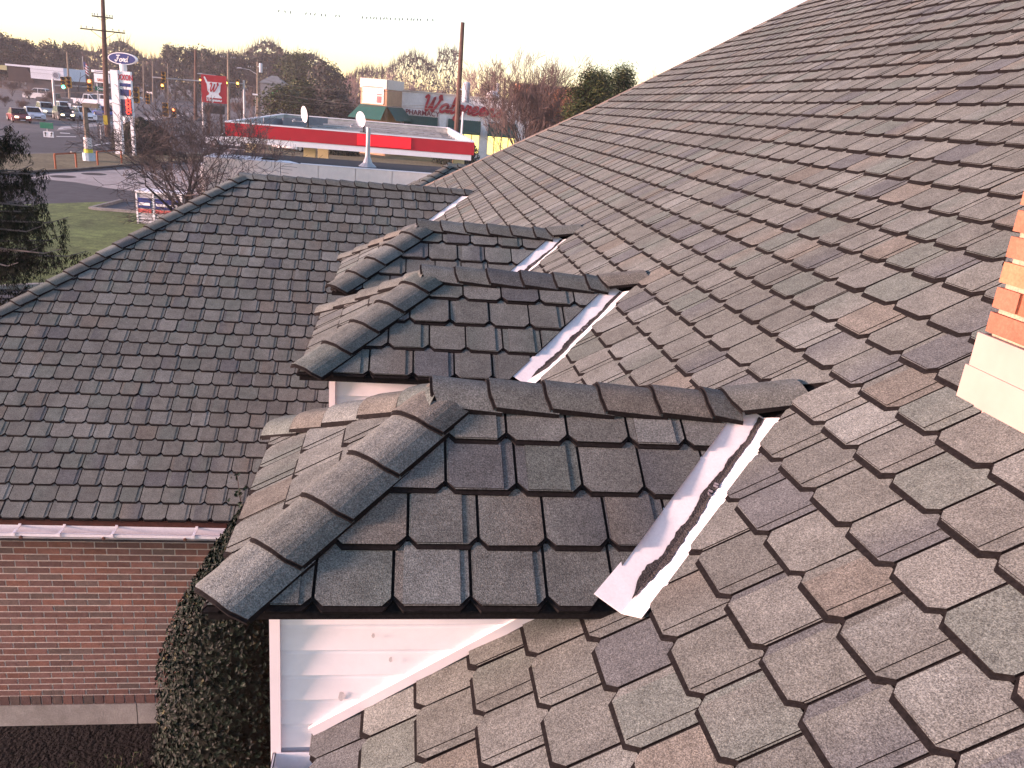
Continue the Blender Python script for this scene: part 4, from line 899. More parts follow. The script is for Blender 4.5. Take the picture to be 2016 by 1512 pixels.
def wire(a, b, sag, label, r=.018, n=14):
    mb = MB(); pts = []
    for i in range(n+1): t = i/n; p = a.lerp(b, t); p.z -= sag*4*t*(1-t); pts.append(p)
    mb.tube(pts, r, 4, cap=False); o = mb.build('power_line', M_WIRE); tag(o, label, 'wire', 'power lines'); return pts
wire(at(470, 140, 150), at(905, 176, 62), 1.2, 'power line from the lamp pole to the transformer pole, upper', .02)
wire(at(450, 156, 150), at(903, 216, 62), 1.0, 'power line from the lamp pole to the transformer pole, middle', .025)
wire(at(505, 186, 150), at(902, 205, 62), .8, 'power line from the twin-transformer pole to the transformer pole', .02)
wire(at(903, 216, 62), at(1090, 222, 66), .6, 'power line leaving the transformer pole towards the leafless tree', .02)
wire(at(215, 150, 92), at(385, 128, 150), 1.5, 'power line from the tall pole to the thick brown pole', .02)
wire(at(-120, 150, 110), at(206, 182, 92), .6, 'power line crossing low in front of the dealership', .022)
wl = wire(at(480, 16, 70), at(930, 42, 62), .25, 'hair-thin line high in the sky carrying the birds', .0035, 20)
# birds on the high line
birdm = MB(); birdm.lathe([(0, -.07), (.03, -.05), (.045, 0), (.03, .05), (.025, .07), (.028, .09), (0, .115)], 7, X=Matrix.Rotation(R(25), 4, 'Y')); birdm.mesh([(-.02, -.015, -.05), (-.02, .015, -.05), (-.09, .012, -.14), (-.09, -.012, -.14)], [(0, 1, 2, 3), (3, 2, 1, 0)]); birdm.mesh([(.055, -.008, .09), (.055, .008, .09), (.085, 0, .082)], [(0, 1, 2)])
b0 = birdm.build('bird', mat('bird_dark', (.05, .05, .055), .8, noise=((20, .2, 2),))); first = True
BX = [538, 552, 564, 597, 607, 616, 630, 638, 660, 667, 714, 723, 731, 737, 742, 750, 757, 763, 770, 779, 787, 793, 803, 810, 815, 822, 828, 841, 851]
for i, x in enumerate(BX):
    o = b0 if first else b0.copy()
    if not first: COL.objects.link(o)
    first = False
    bx = at(x, 24, 66).x; k = min(range(len(wl)-1), key=lambda j: abs(wl[j].x-bx)); k = k if wl[k].x <= bx else max(0, k-1); t = (bx-wl[k].x)/max(1e-6, wl[k+1].x-wl[k].x); q = wl[k].lerp(wl[k+1], t)
    o.location = q+Vector((0, 0, .075)); o.rotation_euler = (0, 0, i*2.4); o.scale = (1, 1, 1)
    tag(o, 'small dark bird perched on the high thin wire', 'bird', 'birds perched on the wire')

# ------------------------------------------------------------------ signs
def box_part(name, a, b, m, parent, X=None): mb = MB(); mb.box(a, b, X=X); return mb.build(name, m, parent)
# fuel price pylon
p = gp(236, 304); Ys = p.y; s1 = (at(300, 200, Ys)-at(299, 200, Ys)).length                  # metres per photo pixel there
pyl = empty('fuel_price_sign', (p.x, Ys, 0), R(-6), 'white fuel price pylon with red lettering, blue panels and red digits', 'sign')
def pz(y): return at(240, y, Ys).z
zt, zb = pz(139), pz(227)
box_part('pylon_post', (-.30, -.1, 0), (.28, .3, zt), M_SIGNW, pyl); box_part('pylon_post', (.98, .02, 0), (1.22, .3, zb+.2), M_SIGNW, pyl)
box_part('sign_cabinet', (.285, 0, zb-.1), (1.24, .3, zt-.04), M_SIGNW, pyl)
text('EXXON', .60, M_RED, pyl, Matrix.Translation((.76, -.02, pz(152.5))) @ FACE, xs=.62)
box_part('blue_panel', (.36, -.03, pz(170)), (1.2, -.001, pz(163.5)), M_BLUE, pyl); box_part('blue_panel', (.36, -.03, pz(188)), (1.2, -.001, pz(175.5)), M_BLUE, pyl)
box_part('orange_strip', (1.08, -.045, pz(188)), (1.2, -.031, pz(175.5)), mat('orange_paint', (.55, .14, .05), .5, noise=((3, .1, 2),)), pyl)
pp = box_part('price_panel', (.36, -.03, pz(227)), (1.2, -.001, pz(195)), mat('price_blue', (.03, .03, .07), .5, noise=((3, .1, 2),)), pyl)
for yy in (202.5, 217.5): text('8', .92, M_LED, pyl, Matrix.Translation((.95, -.05, pz(yy))) @ FACE, 'price_digit', xs=1.05)
# oval dealer sign
Yf = 112; f0 = at(243, 135, Yf); e = empty('oval_sign', (f0.x, Yf, 0), R(-8), 'blue oval sign with white script on a white pole above the fuel sign', 'sign')
mb = MB(); mb.tube([(0, 0, 0), (0, 0, at(240, 126, Yf).z)], .42, 10); mb.build('pole', M_SIGNW, e)
zc = at(241, 115.5, Yf).z; mpp = 1/CF*Yf
def oval(a, b, y0, y1, m, nm):
    mb = MB(); n = 36; ring = [(a*math.cos(2*math.pi*k/n), b*math.sin(2*math.pi*k/n)) for k in range(n)]
    mb.poly([(x, y0, zc+z) for x, z in ring]); mb.poly([(x, y1, zc+z) for x, z in ring][::-1])
    for k in range(n): (x, z), (x2, z2) = ring[k], ring[(k+1) % n]; mb.poly([(x, y1, zc+z), (x2, y1, zc+z2), (x2, y0, zc+z2), (x, y0, zc+z)])
    return mb.build(nm, m, e)
oval(1.75, .70, -.20, .30, M_SIGNW, 'white_rim'); oval(1.62, .60, -.23, -.201, M_BLUE, 'blue_face'); 
script('Ford', .74, M_SIGNW, e, (-.86, -.24, zc-.36), wd=.13, xs=.95)
# drugstore sign
Yd = 112; e = empty('drugstore_sign', (at(423, 240, Yd).x, Yd, 0), R(4), 'tall red square sign with white mortar emblem and red script letter', 'sign')
def dz(y): return at(423, y, Yd).z
box_part('sign_post', (-.9, .1, 0), (-.65, .4, dz(204)), M_WOOD, e); box_part('sign_post', (.65, .1, 0), (.9, .4, dz(204)), M_WOOD, e)
box_part('red_panel', (-1.48, 0, dz(203)), (1.48, .5, dz(148.5)), M_RED, e)
mb = MB(); zz = lambda y: dz(y)
cup = [(-1.0, zz(162)), (-.82, zz(166)), (-.75, zz(180)), (-.55, zz(184)), (-.62, zz(187)), (-.9, zz(190.5)), (-.9, zz(193)), (.9, zz(193)), (.9, zz(190.5)), (.62, zz(187)), (.55, zz(184)), (.75, zz(180)), (.82, zz(166)), (1.02, zz(162))]
mb.poly([(x, -.03, z) for x, z in cup]); mb.poly([(x, -.03, z) for x, z in ((-1.18, zz(153)), (-1.02, zz(152)), (-.72, zz(162)), (-.95, zz(162)))]); mb.build('mortar_emblem', M_SIGNW, e)
script('W', 1.05, M_RED, e, (-.62, -.035, zz(181)), wd=.12, xs=1.0); script('Walgreens', .36, M_SIGNW, e, (-.98, -.03, zz(199.5)), wd=.17, xs=1.12)
box_part('led_board', (-1.2, .05, dz(224)), (1.2, .45, dz(208)), M_BLACK, e)
# dealer letter sign by the pole
Yq = 150; e = empty('dealer_sign', (at(200, 160, Yq).x, Yq, 0), R(-5), 'white letter-board sign on posts behind the tall utility pole', 'sign')
qz = lambda y: at(200, y, Yq).z
box_part('sign_post', (-.9, 0, 0), (-.7, .2, qz(165)), M_METAL, e); box_part('sign_post', (.7, 0, 0), (.9, .2, qz(165)), M_METAL, e); box_part('letter_board', (-1.15, -.05, qz(163)), (1.25, .25, qz(145.5)), M_SIGNW, e); box_part('header_board', (-1.5, -.1, qz(143.5)), (1.5, .3, qz(138.5)), M_SIGNW, e)
text('SALES', .62, mat('sign_orange', (.5, .14, .06), .5, noise=((2, .1, 2),)), e, Matrix.Translation((0, -.08, qz(158))) @ FACE, xs=.85)
mb = MB(); mb.box((-1.0, -.12, qz(141.8)), (1.0, -.101, qz(140.4))); mb.build('header_lettering', M_BLUE, e)
# green street name sign, lane signs, speed sign
def board(name, px0, py0, px1, py1, Y, m, label, post=True, cat='sign', txt=None, rz=0):
    a = at(px0, py0, Y); b = at(px1, py1, Y); c = (a+b)/2; e = empty(name, (c.x, Y, 0), rz, label, cat); hw = abs(b.x-a.x)/2; z0, z1 = min(a.z, b.z), max(a.z, b.z)
    box_part('sign_face', (-hw, -.03, z0), (hw, .03, z1), m, e)
    if post: mb = MB(); mb.tube([(0, .07, 0), (0, .07, z1)], .05, 6); mb.build('post', M_METAL, e)
    return e, z0, z1, hw
e, z0, z1, hw = board('street_name_sign', 187, 170, 213, 180, 118, M_GREENS, 'green street name sign hanging over the highway', post=False)
text('Ocean', (z1-z0)*.85, M_SIGNW, e, Matrix.Translation((0, -.05, (z0+z1)/2)) @ FACE, xs=.95)
def arrow(mb, x, z, h, lean=0.0, y=-.05):
    w_ = h*.10; L = [(-w_, 0), (w_, 0), (w_+lean*h*.6, h*.6), (w_*2.6+lean*h*.6, h*.6), (lean*h, h), (-w_*2.6+lean*h*.6, h*.6), (-w_+lean*h*.6, h*.6)]
    mb.poly([(x+a, y, z+b) for a, b in L])
e, z0, z1, hw = board('lane_sign', 85, 258, 106, 271, 84, M_SIGNW, 'white lane arrow sign among the spruce branches'); mb = MB(); arrow(mb, -.25, z0+.08, (z1-z0)*.8); arrow(mb, .22, z0+.08, (z1-z0)*.8, .25); mb.build('arrows', M_BLACK, e)
e, z0, z1, hw = board('lane_sign', 133, 203, 143, 214, 118, M_SIGNW, 'small white turn arrow sign beside the pickup'); mb = MB(); arrow(mb, -.2, z0+.1, (z1-z0)*.8, -.2); arrow(mb, .15, z0+.1, (z1-z0)*.8, .2); mb.build('arrows', M_BLACK, e)
e, z0, z1, hw = board('guide_sign', 78, 240, 105, 254, 90, M_GREENS, 'dark green guide sign behind the spruce branches')
e, z0, z1, hw = board('small_sign', 193, 243, 200, 246, 80, M_BLACK, 'small black sign on a thin post by the highway')
e, z0, z1, hw = board('white_sign', 497, 184, 508, 188, 140, M_SIGNW, 'small white sign near the house driveway')
e, z0, z1, hw = board('green_light_sign', 536, 178, 546, 187, 160, mat('green_neon', (.05, .4, .12), .5, emit=((.15, 1, .3), .8)), 'glowing green sign in front of the grey-roofed house')

# ------------------------------------------------------------------ traffic signals
M_ON = {'red': mat('lens_red_lit', (.8, .08, .04), .3, emit=((1, .16, .06), 3.0)), 'green': mat('lens_green_lit', (.1, .8, .55), .3, emit=((.1, 1, .65), 2.5)), 'amber': mat('lens_amber_lit', (.9, .45, .05), .3, emit=((1, .5, .08), 3.0))}
M_OFF = mat('lens_dark', (.03, .02, .015), .3, noise=((6, .2, 2),))
def signal(px, py, Y, h, lit, label, rz=0, body=None):
    c = at(px, py, Y); e = empty('traffic_signal', c, rz, label, 'traffic light', 'traffic signals over the highway'); w_ = h*.19
    box_part('housing', (-w_, -.12, -h/2), (w_, .18, h/2), body or M_AMBER, e)
    for k, nm in enumerate(('red', 'amber', 'green')):
        z = h*.33-k*h*.33; mb = MB(); mb.lathe([(w_*.78, 0), (w_*.7, .05), (0, .08)], 12, X=Matrix.Translation((0, -.12, z)) @ Matrix.Rotation(R(90), 4, 'X')); o = mb.build('lens', M_ON[nm] if lit == nm else M_OFF, e)
        mb = MB(); n = 8; pts = [(w_*.9*math.cos(math.pi*j/n), w_*.9*math.sin(math.pi*j/n)) for j in range(n+1)]
        for (a, b), (c_, d) in zip(pts, pts[1:]): mb.poly([(a, -.12, z+b), (c_, -.12, z+d), (c_, -.36, z+d), (a, -.36, z+b)])
        mb.build('visor', M_BLACK, o)
    return e
signal(125, 163, 118, 1.5, 'green', 'traffic signal showing green beside the white dealership'); signal(136, 162, 119, 1.4, None, 'unlit amber traffic signal next to the green one'); signal(177, 168, 118, 1.5, 'red', 'traffic signal showing red left of the tall utility pole')
signal(268, 187, 112, 1.9, None, 'large amber signal seen from behind, right of fuel sign'); signal(291, 195, 114, 1.2, None, 'small orange signal near the large amber one')
signal(322, 152, 125, 1.4, None, 'back of a signal on the highway mast arm'); signal(320, 168, 125, 1.1, 'amber', 'signal glowing amber under the mast arm'); signal(326, 216, 108, 1.6, None, 'pedestrian signal body left of the red glow'); signal(343, 222, 108, 1.1, 'red', 'low signal glowing red-orange in the twigs')
signal(395, 158, 130, 1.0, 'amber', 'signal glowing amber at the left edge of red sign'); signal(446, 163, 130, 1.0, 'amber', 'signal glowing amber at the right edge of red sign'); signal(468, 164, 130, 1.1, 'amber', 'signal glowing amber farthest right over the highway')
def mast(x0, y0, x1, y1, Y, px, label):
    a, b, g = at(x0, y0, Y), at(x1, y1, Y), at(px, (y0+y1)/2, Y); e = empty('signal_mast', (g.x, Y, 0), 0, label, 'mast', 'signal mast arms'); mb = MB(); mb.tube([(0, 0, 0), (0, 0, max(a.z, b.z)+.5)], [.2, .14], 8); mb.build('column', M_METAL, e); mb = MB(); mb.tube([(a.x-g.x, 0, a.z), (b.x-g.x, 0, b.z)], .09, 6); mb.build('arm', M_METAL, e)
mast(300, 152, 400, 160, 125.3, 398, 'signal mast arm over the highway left of red sign'); mast(390, 158, 480, 165, 130.3, 480, 'signal mast arm right of the red square sign'); mast(105, 168, 222, 173, 119.3, 105, 'signal mast arm crossing in front of the pickup')

# ------------------------------------------------------------------ vehicles
def car(loc, rz, body, label, L=4.6, W=1.82, Hh=1.68, kind='suv', lights=False):
    """side outline lofted across the width; cabin narrower than the body."""
    e = empty('car' if kind != 'pickup' else 'pickup_truck', loc, rz, label, 'car' if kind != 'pickup' else 'truck', 'vehicles on the roads')
    m = mat('paint_%s' % label.split()[0]+str(len(MATS)), body, .3, noise=((.8, .05, 2),), spec=.5)
    hl = L/2; z0 = .24; zb = Hh*.58
    if kind == 'suv': side = [(-hl, z0+.1), (-hl, zb*.95), (-hl+.05, zb), (hl*.42, zb), (hl*.92, zb*.86), (hl, zb*.62), (hl, z0+.05), (hl-.1, z0), (-hl+.1, z0)]; roof = [(-hl*.93, zb), (-hl*.80, Hh*.97), (-hl*.5, Hh), (hl*.08, Hh*.99), (hl*.48, zb)]
    elif kind == 'sedan': side = [(-hl, z0+.1), (-hl, zb*.88), (-hl*.62, zb*.98), (hl*.38, zb), (hl*.92, zb*.82), (hl, zb*.6), (hl, z0+.05), (hl-.1, z0), (-hl+.1, z0)]; roof = [(-hl*.66, zb*.97), (-hl*.36, Hh), (hl*.05, Hh), (hl*.42, zb)]
    else: side = [(-hl, z0+.2), (-hl, zb*1.02), (hl*.36, zb*1.02), (hl*.94, zb*.95), (hl, zb*.7), (hl, z0+.1), (hl-.1, z0+.05), (-hl+.1, z0+.1)]; roof = [(-hl*.30, zb*1.0), (-hl*.26, Hh), (hl*.10, Hh), (hl*.36, zb)]
    mb = MB(); n = len(side); hw = W/2
    for s_ in (-1, 1):
        prof = [(x, s_*hw*(.96 if z < .5 else (1.0 if z < zb*.9 else .95)), z) for x, z in side]; mb.poly(prof if s_ < 0 else prof[::-1]) if False else mb.poly(prof[::-1] if s_ < 0 else prof)
    for i in range(n):
        (x, z), (x2, z2) = side[i], side[(i+1) % n]; wa = hw*(.96 if z < .5 else (1.0 if z < zb*.9 else .95)); wb = hw*(.96 if z2 < .5 else (1.0 if z2 < zb*.9 else .95)); mb.poly([(x, -wa, z), (x, wa, z), (x2, wb, z2), (x2, -wb, z2)])
    bd = mb.build('body', m, e)
    mb = MB(); cw = [hw*.94, *([hw*.76]*(len(roof)-2)), hw*.94]; k = len(roof)
    for i in range(k-1): mb.poly([(roof[i][0], -cw[i], roof[i][1]), (roof[i][0], cw[i], roof[i][1]), (roof[i+1][0], cw[i+1], roof[i+1][1]), (roof[i+1][0], -cw[i+1], roof[i+1][1])], 0)
    for s_ in (-1, 1): q = [(x, s_*c, z) for (x, z), c in zip(roof, cw)]; mb.poly(q if s_ > 0 else q[::-1])
    mb.build('cabin', m, e)
    def pane(pts, nm='side_window'): mb = MB(); mb.poly(pts); mb.poly(pts[::-1]); mb.build(nm, M_GLASS, e)
    def inset(s_, xa, xb):
        zt_, zb_ = Hh*.955, zb+.05; f = lambda x, z: s_*(hw*.94+(hw*.76-hw*.94)*(z-zb)/(Hh-zb)+.012)
        xr = lambda x, z: x
        return [(xa[0], f(0, zb_), zb_), (xb[0], f(0, zb_), zb_), (xb[1], f(0, zt_), zt_), (xa[1], f(0, zt_), zt_)]
    x_f0, x_f1 = roof[-1][0]-.10, roof[-2][0]-.02; x_b0, x_b1 = roof[0][0]+.14, roof[1][0]+.06; mid = (x_f0+x_b0)/2
    for s_ in (-1, 1):
        pane(inset(s_, (x_b0, x_b1), (mid-.06, mid-.06))); pane(inset(s_, (mid+.06, mid+.06), (x_f0, x_f1)))
    for (i, j, nm) in ((k-1, k-2, 'windscreen'), (0, 1, 'rear_window')):
        a, b = Vector((roof[i][0], 0, roof[i][1])), Vector((roof[j][0], 0, roof[j][1])); off = Vector((.02 if i else -.02, 0, .012)); p, q = a.lerp(b, .10)+off, a.lerp(b, .92)+off
        pane([(p.x, -hw*.84, p.z), (p.x, hw*.84, p.z), (q.x, hw*.70, q.z), (q.x, -hw*.70, q.z)], nm)
    for s_ in (-1, 1):
        for x in (-hl*.62, hl*.62):
            mb = MB(); r = .36; mb.lathe([(0, -.11), (r*.62, -.11), (r, -.09), (r, .09), (r*.62, .11), (0, .11)], 16, X=Matrix.Translation((x, s_*(hw-.06), r)) @ Matrix.Rotation(R(90), 4, 'X')); wh = mb.build('wheel', M_TYRE, e)
            mb = MB(); mb.lathe([(0, 0), (r*.6, .0), (r*.62, -.02)], 12, X=Matrix.Translation((x, s_*(hw+.056), r)) @ Matrix.Rotation(R(90), 4, 'X')); mb.build('rim', M_RIM, wh)
        box_part('headlight', (hl-.06, s_*hw*.62-.18, zb*.66), (hl+.02, s_*hw*.62+.18, zb*.66+.16), M_LAMPW if lights else M_LAMP, e)
    box_part('grille', (hl-.02, -hw*.4, zb*.42), (hl+.015, hw*.4, zb*.60), M_BLACK, e); box_part('bumper_opening', (hl-.02, -hw*.6, z0+.08), (hl+.012, hw*.6, zb*.32), M_BLACK, e); box_part('number_plate', (hl+.0, -.24, zb*.34), (hl+.03, .24, zb*.40), M_SIGNW, e)
    if kind == 'pickup': box_part('bed_opening', (-hl+.12, -hw*.8, zb*1.02), (-hl*.33, hw*.8, zb*1.02+.012), M_BLACK, e)
    return e
def gcar(px, py, rz, *a, **k): p = gp(px, py); return car((p.x, p.y, 0), R(rz), *a, **k)
gcar(165, 237.5, -52, (.78, .78, .80), 'white SUV waiting at the highway stop line', L=4.7, Hh=1.75)
gcar(208, 231, -48, (.02, .05, .26), 'blue sedan half hidden behind the tall utility pole', kind='sedan', Hh=1.5, lights=True)
gcar(178, 209, -6, (.80, .80, .82), 'white crew-cab pickup parked behind the highway', L=6.2, W=2.05, Hh=2.15, kind='pickup')
gcar(208, 208, -10, (.72, .74, .78), 'white van behind the pickup at the utility pole', L=5.6, W=2.0, Hh=2.1)
gcar(126, 236, -58, (.035, .035, .04), 'black SUV with lit headlights left of the white SUV', lights=True)
gcar(128, 226, -55, (.62, .63, .66), 'silver SUV behind the black one', Hh=1.8)
gcar(92, 229, -58, (.40, .44, .46), 'grey SUV with lit headlights in the second lane', lights=True, Hh=1.8)
gcar(66, 236, -56, (.55, .58, .64), 'silver sedan in the queue left of the grey SUV', kind='sedan', Hh=1.5)
gcar(38, 240, -58, (.16, .03, .035), 'dark red car with lit headlight at the left edge', kind='sedan', Hh=1.5, lights=True)
gcar(108, 205, 178, (.09, .09, .10), 'dark pickup on the lot behind the queue', L=5.8, kind='pickup', Hh=1.9)
gcar(75, 196, 170, (.45, .46, .48), 'grey van parked below the dealership', L=5.2, Hh=2.2)
gcar(262, 196, -20, (.66, .70, .72), 'pale car on the far carriageway beside the amber signal', Hh=1.6)
gcar(298, 186, -20, (.70, .72, .74), 'white car on the far carriageway beyond the signals', kind='sedan', Hh=1.5)
gcar(456, 290, 178, (.76, .78, .82), 'white SUV passing left of the gas canopy', L=4.7, Hh=1.75)
gcar(580, 296.5, 150, (.72, .70, .70), 'pale sedan under the gas canopy by the pumps', kind='sedan', Hh=1.45)
gcar(977, 303, 60, (.10, .13, .16), 'dark blue-grey car parked by the drugstore', kind='sedan', Hh=1.5)

# ------------------------------------------------------------------ gas canopy, dishes, store
Yc = 38.0; a = at(446, 242, Yc); b = at(932, 281, Yc); zt = (at(690, 258.5, Yc)).z; mpx = (b.x-a.x)/486
W2 = (b.x-a.x); e = empty('gas_canopy', (a.x, Yc, 0), R(.6), 'red-edged gas station canopy with rusty roof and white soffit band', 'canopy'); Dp = 19.0
zr0 = zt-.60; zw0 = zr0-.24
M_RUST = mat('rusty_deck', (.30, .29, .26), .85, noise=((.8, .3, 5), (4, .45, 5)))
box_part('red_fascia', (0, -.06, zr0), (W2, .0, zt-.05), M_RED, e); box_part('red_fascia', (W2+.001, -.06, zr0), (W2+.06, Dp, zt-.05), M_RED, e); box_part('red_fascia', (-.06, -.06, zr0), (-.001, Dp, zt-.05), M_RED, e); box_part('red_fascia', (0, Dp, zr0), (W2, Dp+.06, zt-.05), M_RED, e)
box_part('lit_sign_panel', (W2*.52, -.085, zr0+.06), (W2*.74, -.061, zt-.09), mat('lit_red', (.7, .01, .02), .5, emit=((1, .02, .03), .30)), e)
box_part('white_soffit_band', (.05, -.03, zw0), (W2-.05, Dp, zr0-.002), M_SIGNW, e)
for (p0, p1) in (((-.06, -.07, zt-.049), (W2+.06, .10, zt)), ((-.06, Dp-.1, zt-.049), (W2+.06, Dp+.07, zt)), ((-.07, .1, zt-.048), (.10, Dp-.1, zt+.002)), ((W2-.10, .1, zt-.048), (W2+.07, Dp-.1, zt+.002))): box_part('coping', p0, p1, M_SIGNW, e)
M_LINER = mat('parapet_back_metal', (.42, .43, .41), .7, noise=((.6, .15, 4), (3, .25, 5)))
for (p0, p1) in (((.002, Dp-.04, zr0+.121), (W2-.002, Dp-.002, zt-.055)), ((.002, .05, zr0+.121), (.04, Dp-.05, zt-.055)), ((W2-.04, .05, zr0+.121), (W2-.002, Dp-.05, zt-.055)), ((.05, .002, zr0+.121), (W2-.05, .04, zt-.055))): box_part('parapet_back', p0, p1, M_LINER, e)
box_part('roof_deck', (0, .0, zr0+.05), (W2, Dp, zr0+.12), M_RUST, e)
for k in range(9): 
    y = .9+k*2.05; box_part('deck_rib', (.6, y, zr0+.12), (W2-.9, y+1.5, zr0+.34+.02*(k % 3)), M_RUST, e)
rng = random.Random(2)
for i in range(10):
    mb = MB(); X = Matrix.Translation((1.2+rng.random()*1.6, 5+rng.random()*8, zr0+.4)) @ Matrix.Rotation(.9, 4, 'Z'); mb.box((-.8, -.02, 0), (.8, .02, .3), X=X); mb.build('truss_bracket', mat('grey_steel', (.16, .17, .19), .6, noise=((2, .2, 3),)), e)
M_CREAMC = mat('column_cream', (.66, .58, .34), .6, noise=((2, .08, 3),))
for px_, y in ((612, 4), (640, 9), (906, 4), (500, 14)):
    x = (at(px_, 290, Yc+y).x-a.x); box_part('column', (x-.28, y-.28, 0), (x+.28, y+.28, zw0-.002), M_CREAMC, e)
def pump(px_, Y, lab):
    p = at(px_, 295, Y); e2 = empty('fuel_pump', (p.x, Y, 0), 0, lab, 'pump', 'fuel pumps under the canopy'); box_part('cabinet', (-.45, -.3, .15), (.45, .3, 2.0), M_RED, e2); box_part('screen_panel', (-.35, -.32, 1.1), (.35, -.301, 1.7), M_SIGNW, e2); box_part('plinth', (-1.2, -.6, 0), (1.2, .6, .149), M_SIGNW, e2)
    mb = MB(); mb.tube([(.46, -.2, 1.6), (.75, -.25, 1.2), (.7, -.25, .6), (.46, -.25, .9)], .03, 6); mb.build('hose', M_BLACK, e2)
pump(578, Yc+10, 'red fuel pump under the left end of the canopy'); pump(790, Yc+10, 'red fuel pump under the middle of the canopy'); pump(878, Yc+8, 'red fuel pump under the right end of the canopy')
def dish(px, py, base, Y, d, rz, label):
    c = at(px, py, Y); bp = at(base[0], base[1], Y); e2 = empty('satellite_dish', (bp.x, Y, zt), 0, label, 'satellite dish', 'dishes on the canopy'); cz = c.z-zt
    mb = MB(); mb.tube([(0, .05, -.02), (0, .05, cz-.05)], .035, 8); mb.box((-.16, -.1, -.001), (.16, .2, .02)); mb.build('mast', M_BLACK, e2)
    X = Matrix.Translation((c.x-bp.x, -.02, cz)) @ Matrix.Rotation(rz, 4, 'Z') @ Matrix.Rotation(R(96), 4, 'X'); r = d/2
    mb = MB(); mb.lathe([(0, 0), (r*.35, .008), (r*.7, .035), (r, .075), (r*1.02, .07), (r*.7, .015), (r*.3, -.012), (0, -.02)], 24, X=X); mb.build('reflector', mat('dish_white', (.72, .72, .74), .45, noise=((3, .05, 2),)), e2, smooth=False)
    mb = MB(); t = X @ Vector((0, -r*.9, .07)); f = X @ Vector((0, -r*.75, .62)); mb.tube([t, f], .018, 5); mb.tube([f, f+(X.to_3x3() @ Vector((0, .05, -.12)))], .045, 8); mb.build('feed_arm', M_METAL, e2)
dish(602, 225, (606, 252), Yc+.05, .68, R(-62), 'white satellite dish on the left of the gas canopy'); dish(712.5, 235, (716, 262), Yc+.05, .66, R(-50), 'white satellite dish on the middle of the gas canopy')
# store in front of the canopy
Yt = 27.0; e = empty('station_store', (at(400, 300, Yt).x, Yt, 0), R(.4), 'low flat-roofed store with cream panel wall and dark roof membrane', 'building'); xw = at(985, 345, Yt).x-at(400, 300, Yt).x; zs = at(700, 331, Yt).z
M_CRW = mat('cream_panel', (.74, .68, .63), .8, noise=((.6, .06, 4), (6, .05, 3)))
npan = 8
for k in range(npan): box_part('wall_panel', (k*xw/npan+.008, 0, 0), ((k+1)*xw/npan-.008, .12, zs-.004), M_CRW, e)
box_part('store_core', (.02, .10, 0), (xw-.02, 3.4, zs-.06), M_CRW, e); box_part('roof_membrane', (.4, .35, zs-.055), (xw, 3.4, zs-.02), mat('dark_membrane', (.026, .028, .031), .95, noise=((.5, .2, 4), (4, .15, 3))), e)
mb = MB(); mb.poly([(.0, .0, zs+.001), (2.9, .0, zs+.001), (2.75, .35, zs+.001), (2.5, .8, zs+.001), (1.9, .9, zs+.001), (1.6, 1.5, zs+.001), (.0, 1.6, zs+.001)]); mb.build('white_patch', M_SIGNW, e)
box_part('roof_hatch', (1.65, .55, zs+.004), (2.15, .85, zs+.05), M_BLACK, e); box_part('roof_edge_strip', (2.9, -.01, zs-.02), (xw, .36, zs+.0), M_CRW, e)
p = at(724, 326, Yt+1.2); mb = MB(); mb.lathe([(.30, 0), (.16, .12), (.09, .3), (.07, .5), (.07, 1.25)], 12, X=Matrix.Translation((p.x-at(400, 300, Yt).x, 1.2, zs-.02))); mb.build('vent_pipe', M_METAL, e)
# far little roof beyond the wing
Yg = 15.5; e = empty('small_gable_roof', (0, 0, 0), 0, 'small shingle hip roof peak just beyond the wing ridge', 'roof'); pk = at(886, 325, Yg); rng = random.Random(14)
zE = pk.z-1.0; half = 1.0/T33
Og = Vector((pk.x-half, pk.y, zE)); ts = tabs(Og, Vector((0, -1, 0)), Vector((C33, 0, S33)), Vector((-S33, 0, C33)), 0, 11, .172, .19, (-1.7, 1.7), lambda u, v: [(1, C33, half), (-1, C33, half), (0, 1, half/C33-.01)], rng)
ts += tabs(Vector((pk.x, pk.y-half, zE)), Vector((1, 0, 0)), Vector((0, C33, S33)), Vector((0, -S33, C33)), 0, 11, .172, .19, (-1.7, 2.5), lambda u, v: [(-1, C33, half), (0, 1, half/C33-.01), (1, 0, 2.4)], rng)
for t in ts: mb = MB(); add_tab(mb, t); mb.build('shingle', (M_SHING, M_EDGE), e)
P = pk; A = Vector((pk.x-half, pk.y-half, zE)); hd = (P-A).normalized(); sA = hd.cross(Vector((0, -S33, C33))); sA = sA if sA.x > 0 else -sA; sB = hd.cross(Vector((-S33, 0, C33))); sB = sB if sB.y > 0 else -sB
caps(e, A, P, sA.normalized(), sB.normalized(), .19, .115, rng, 'hip_cap', 0, .026); caps(e, P, P+Vector((2.4, 0, 0)), Vector((0, -C33, -S33)), Vector((0, C33, -S33)), .18, .11, rng, 'ridge_cap', .05, .03)
mb = MB(); q = [Vector((pk.x-half, pk.y+half, zE)), Vector((pk.x+2.4, pk.y+half, zE)), Vector((pk.x+2.4, pk.y, pk.z)), Vector((pk.x+2.4, pk.y-half, zE))]; dn = Vector((0, 0, -.006)); mb.poly([q[1]+dn, q[0]+dn, P+dn, q[2]+dn]); mb.poly([A+dn, q[3]+dn, q[2]+dn, P+dn]); mb.poly([q[0]+dn, A+dn, P+dn]); mb.build('roof_deck', M_EDGE, e)
box_part('wall', (pk.x-half+.15, pk.y-half+.15, 0), (pk.x+2.4, pk.y+half-.15, zE-.01), MATS['plain_brick'], e)

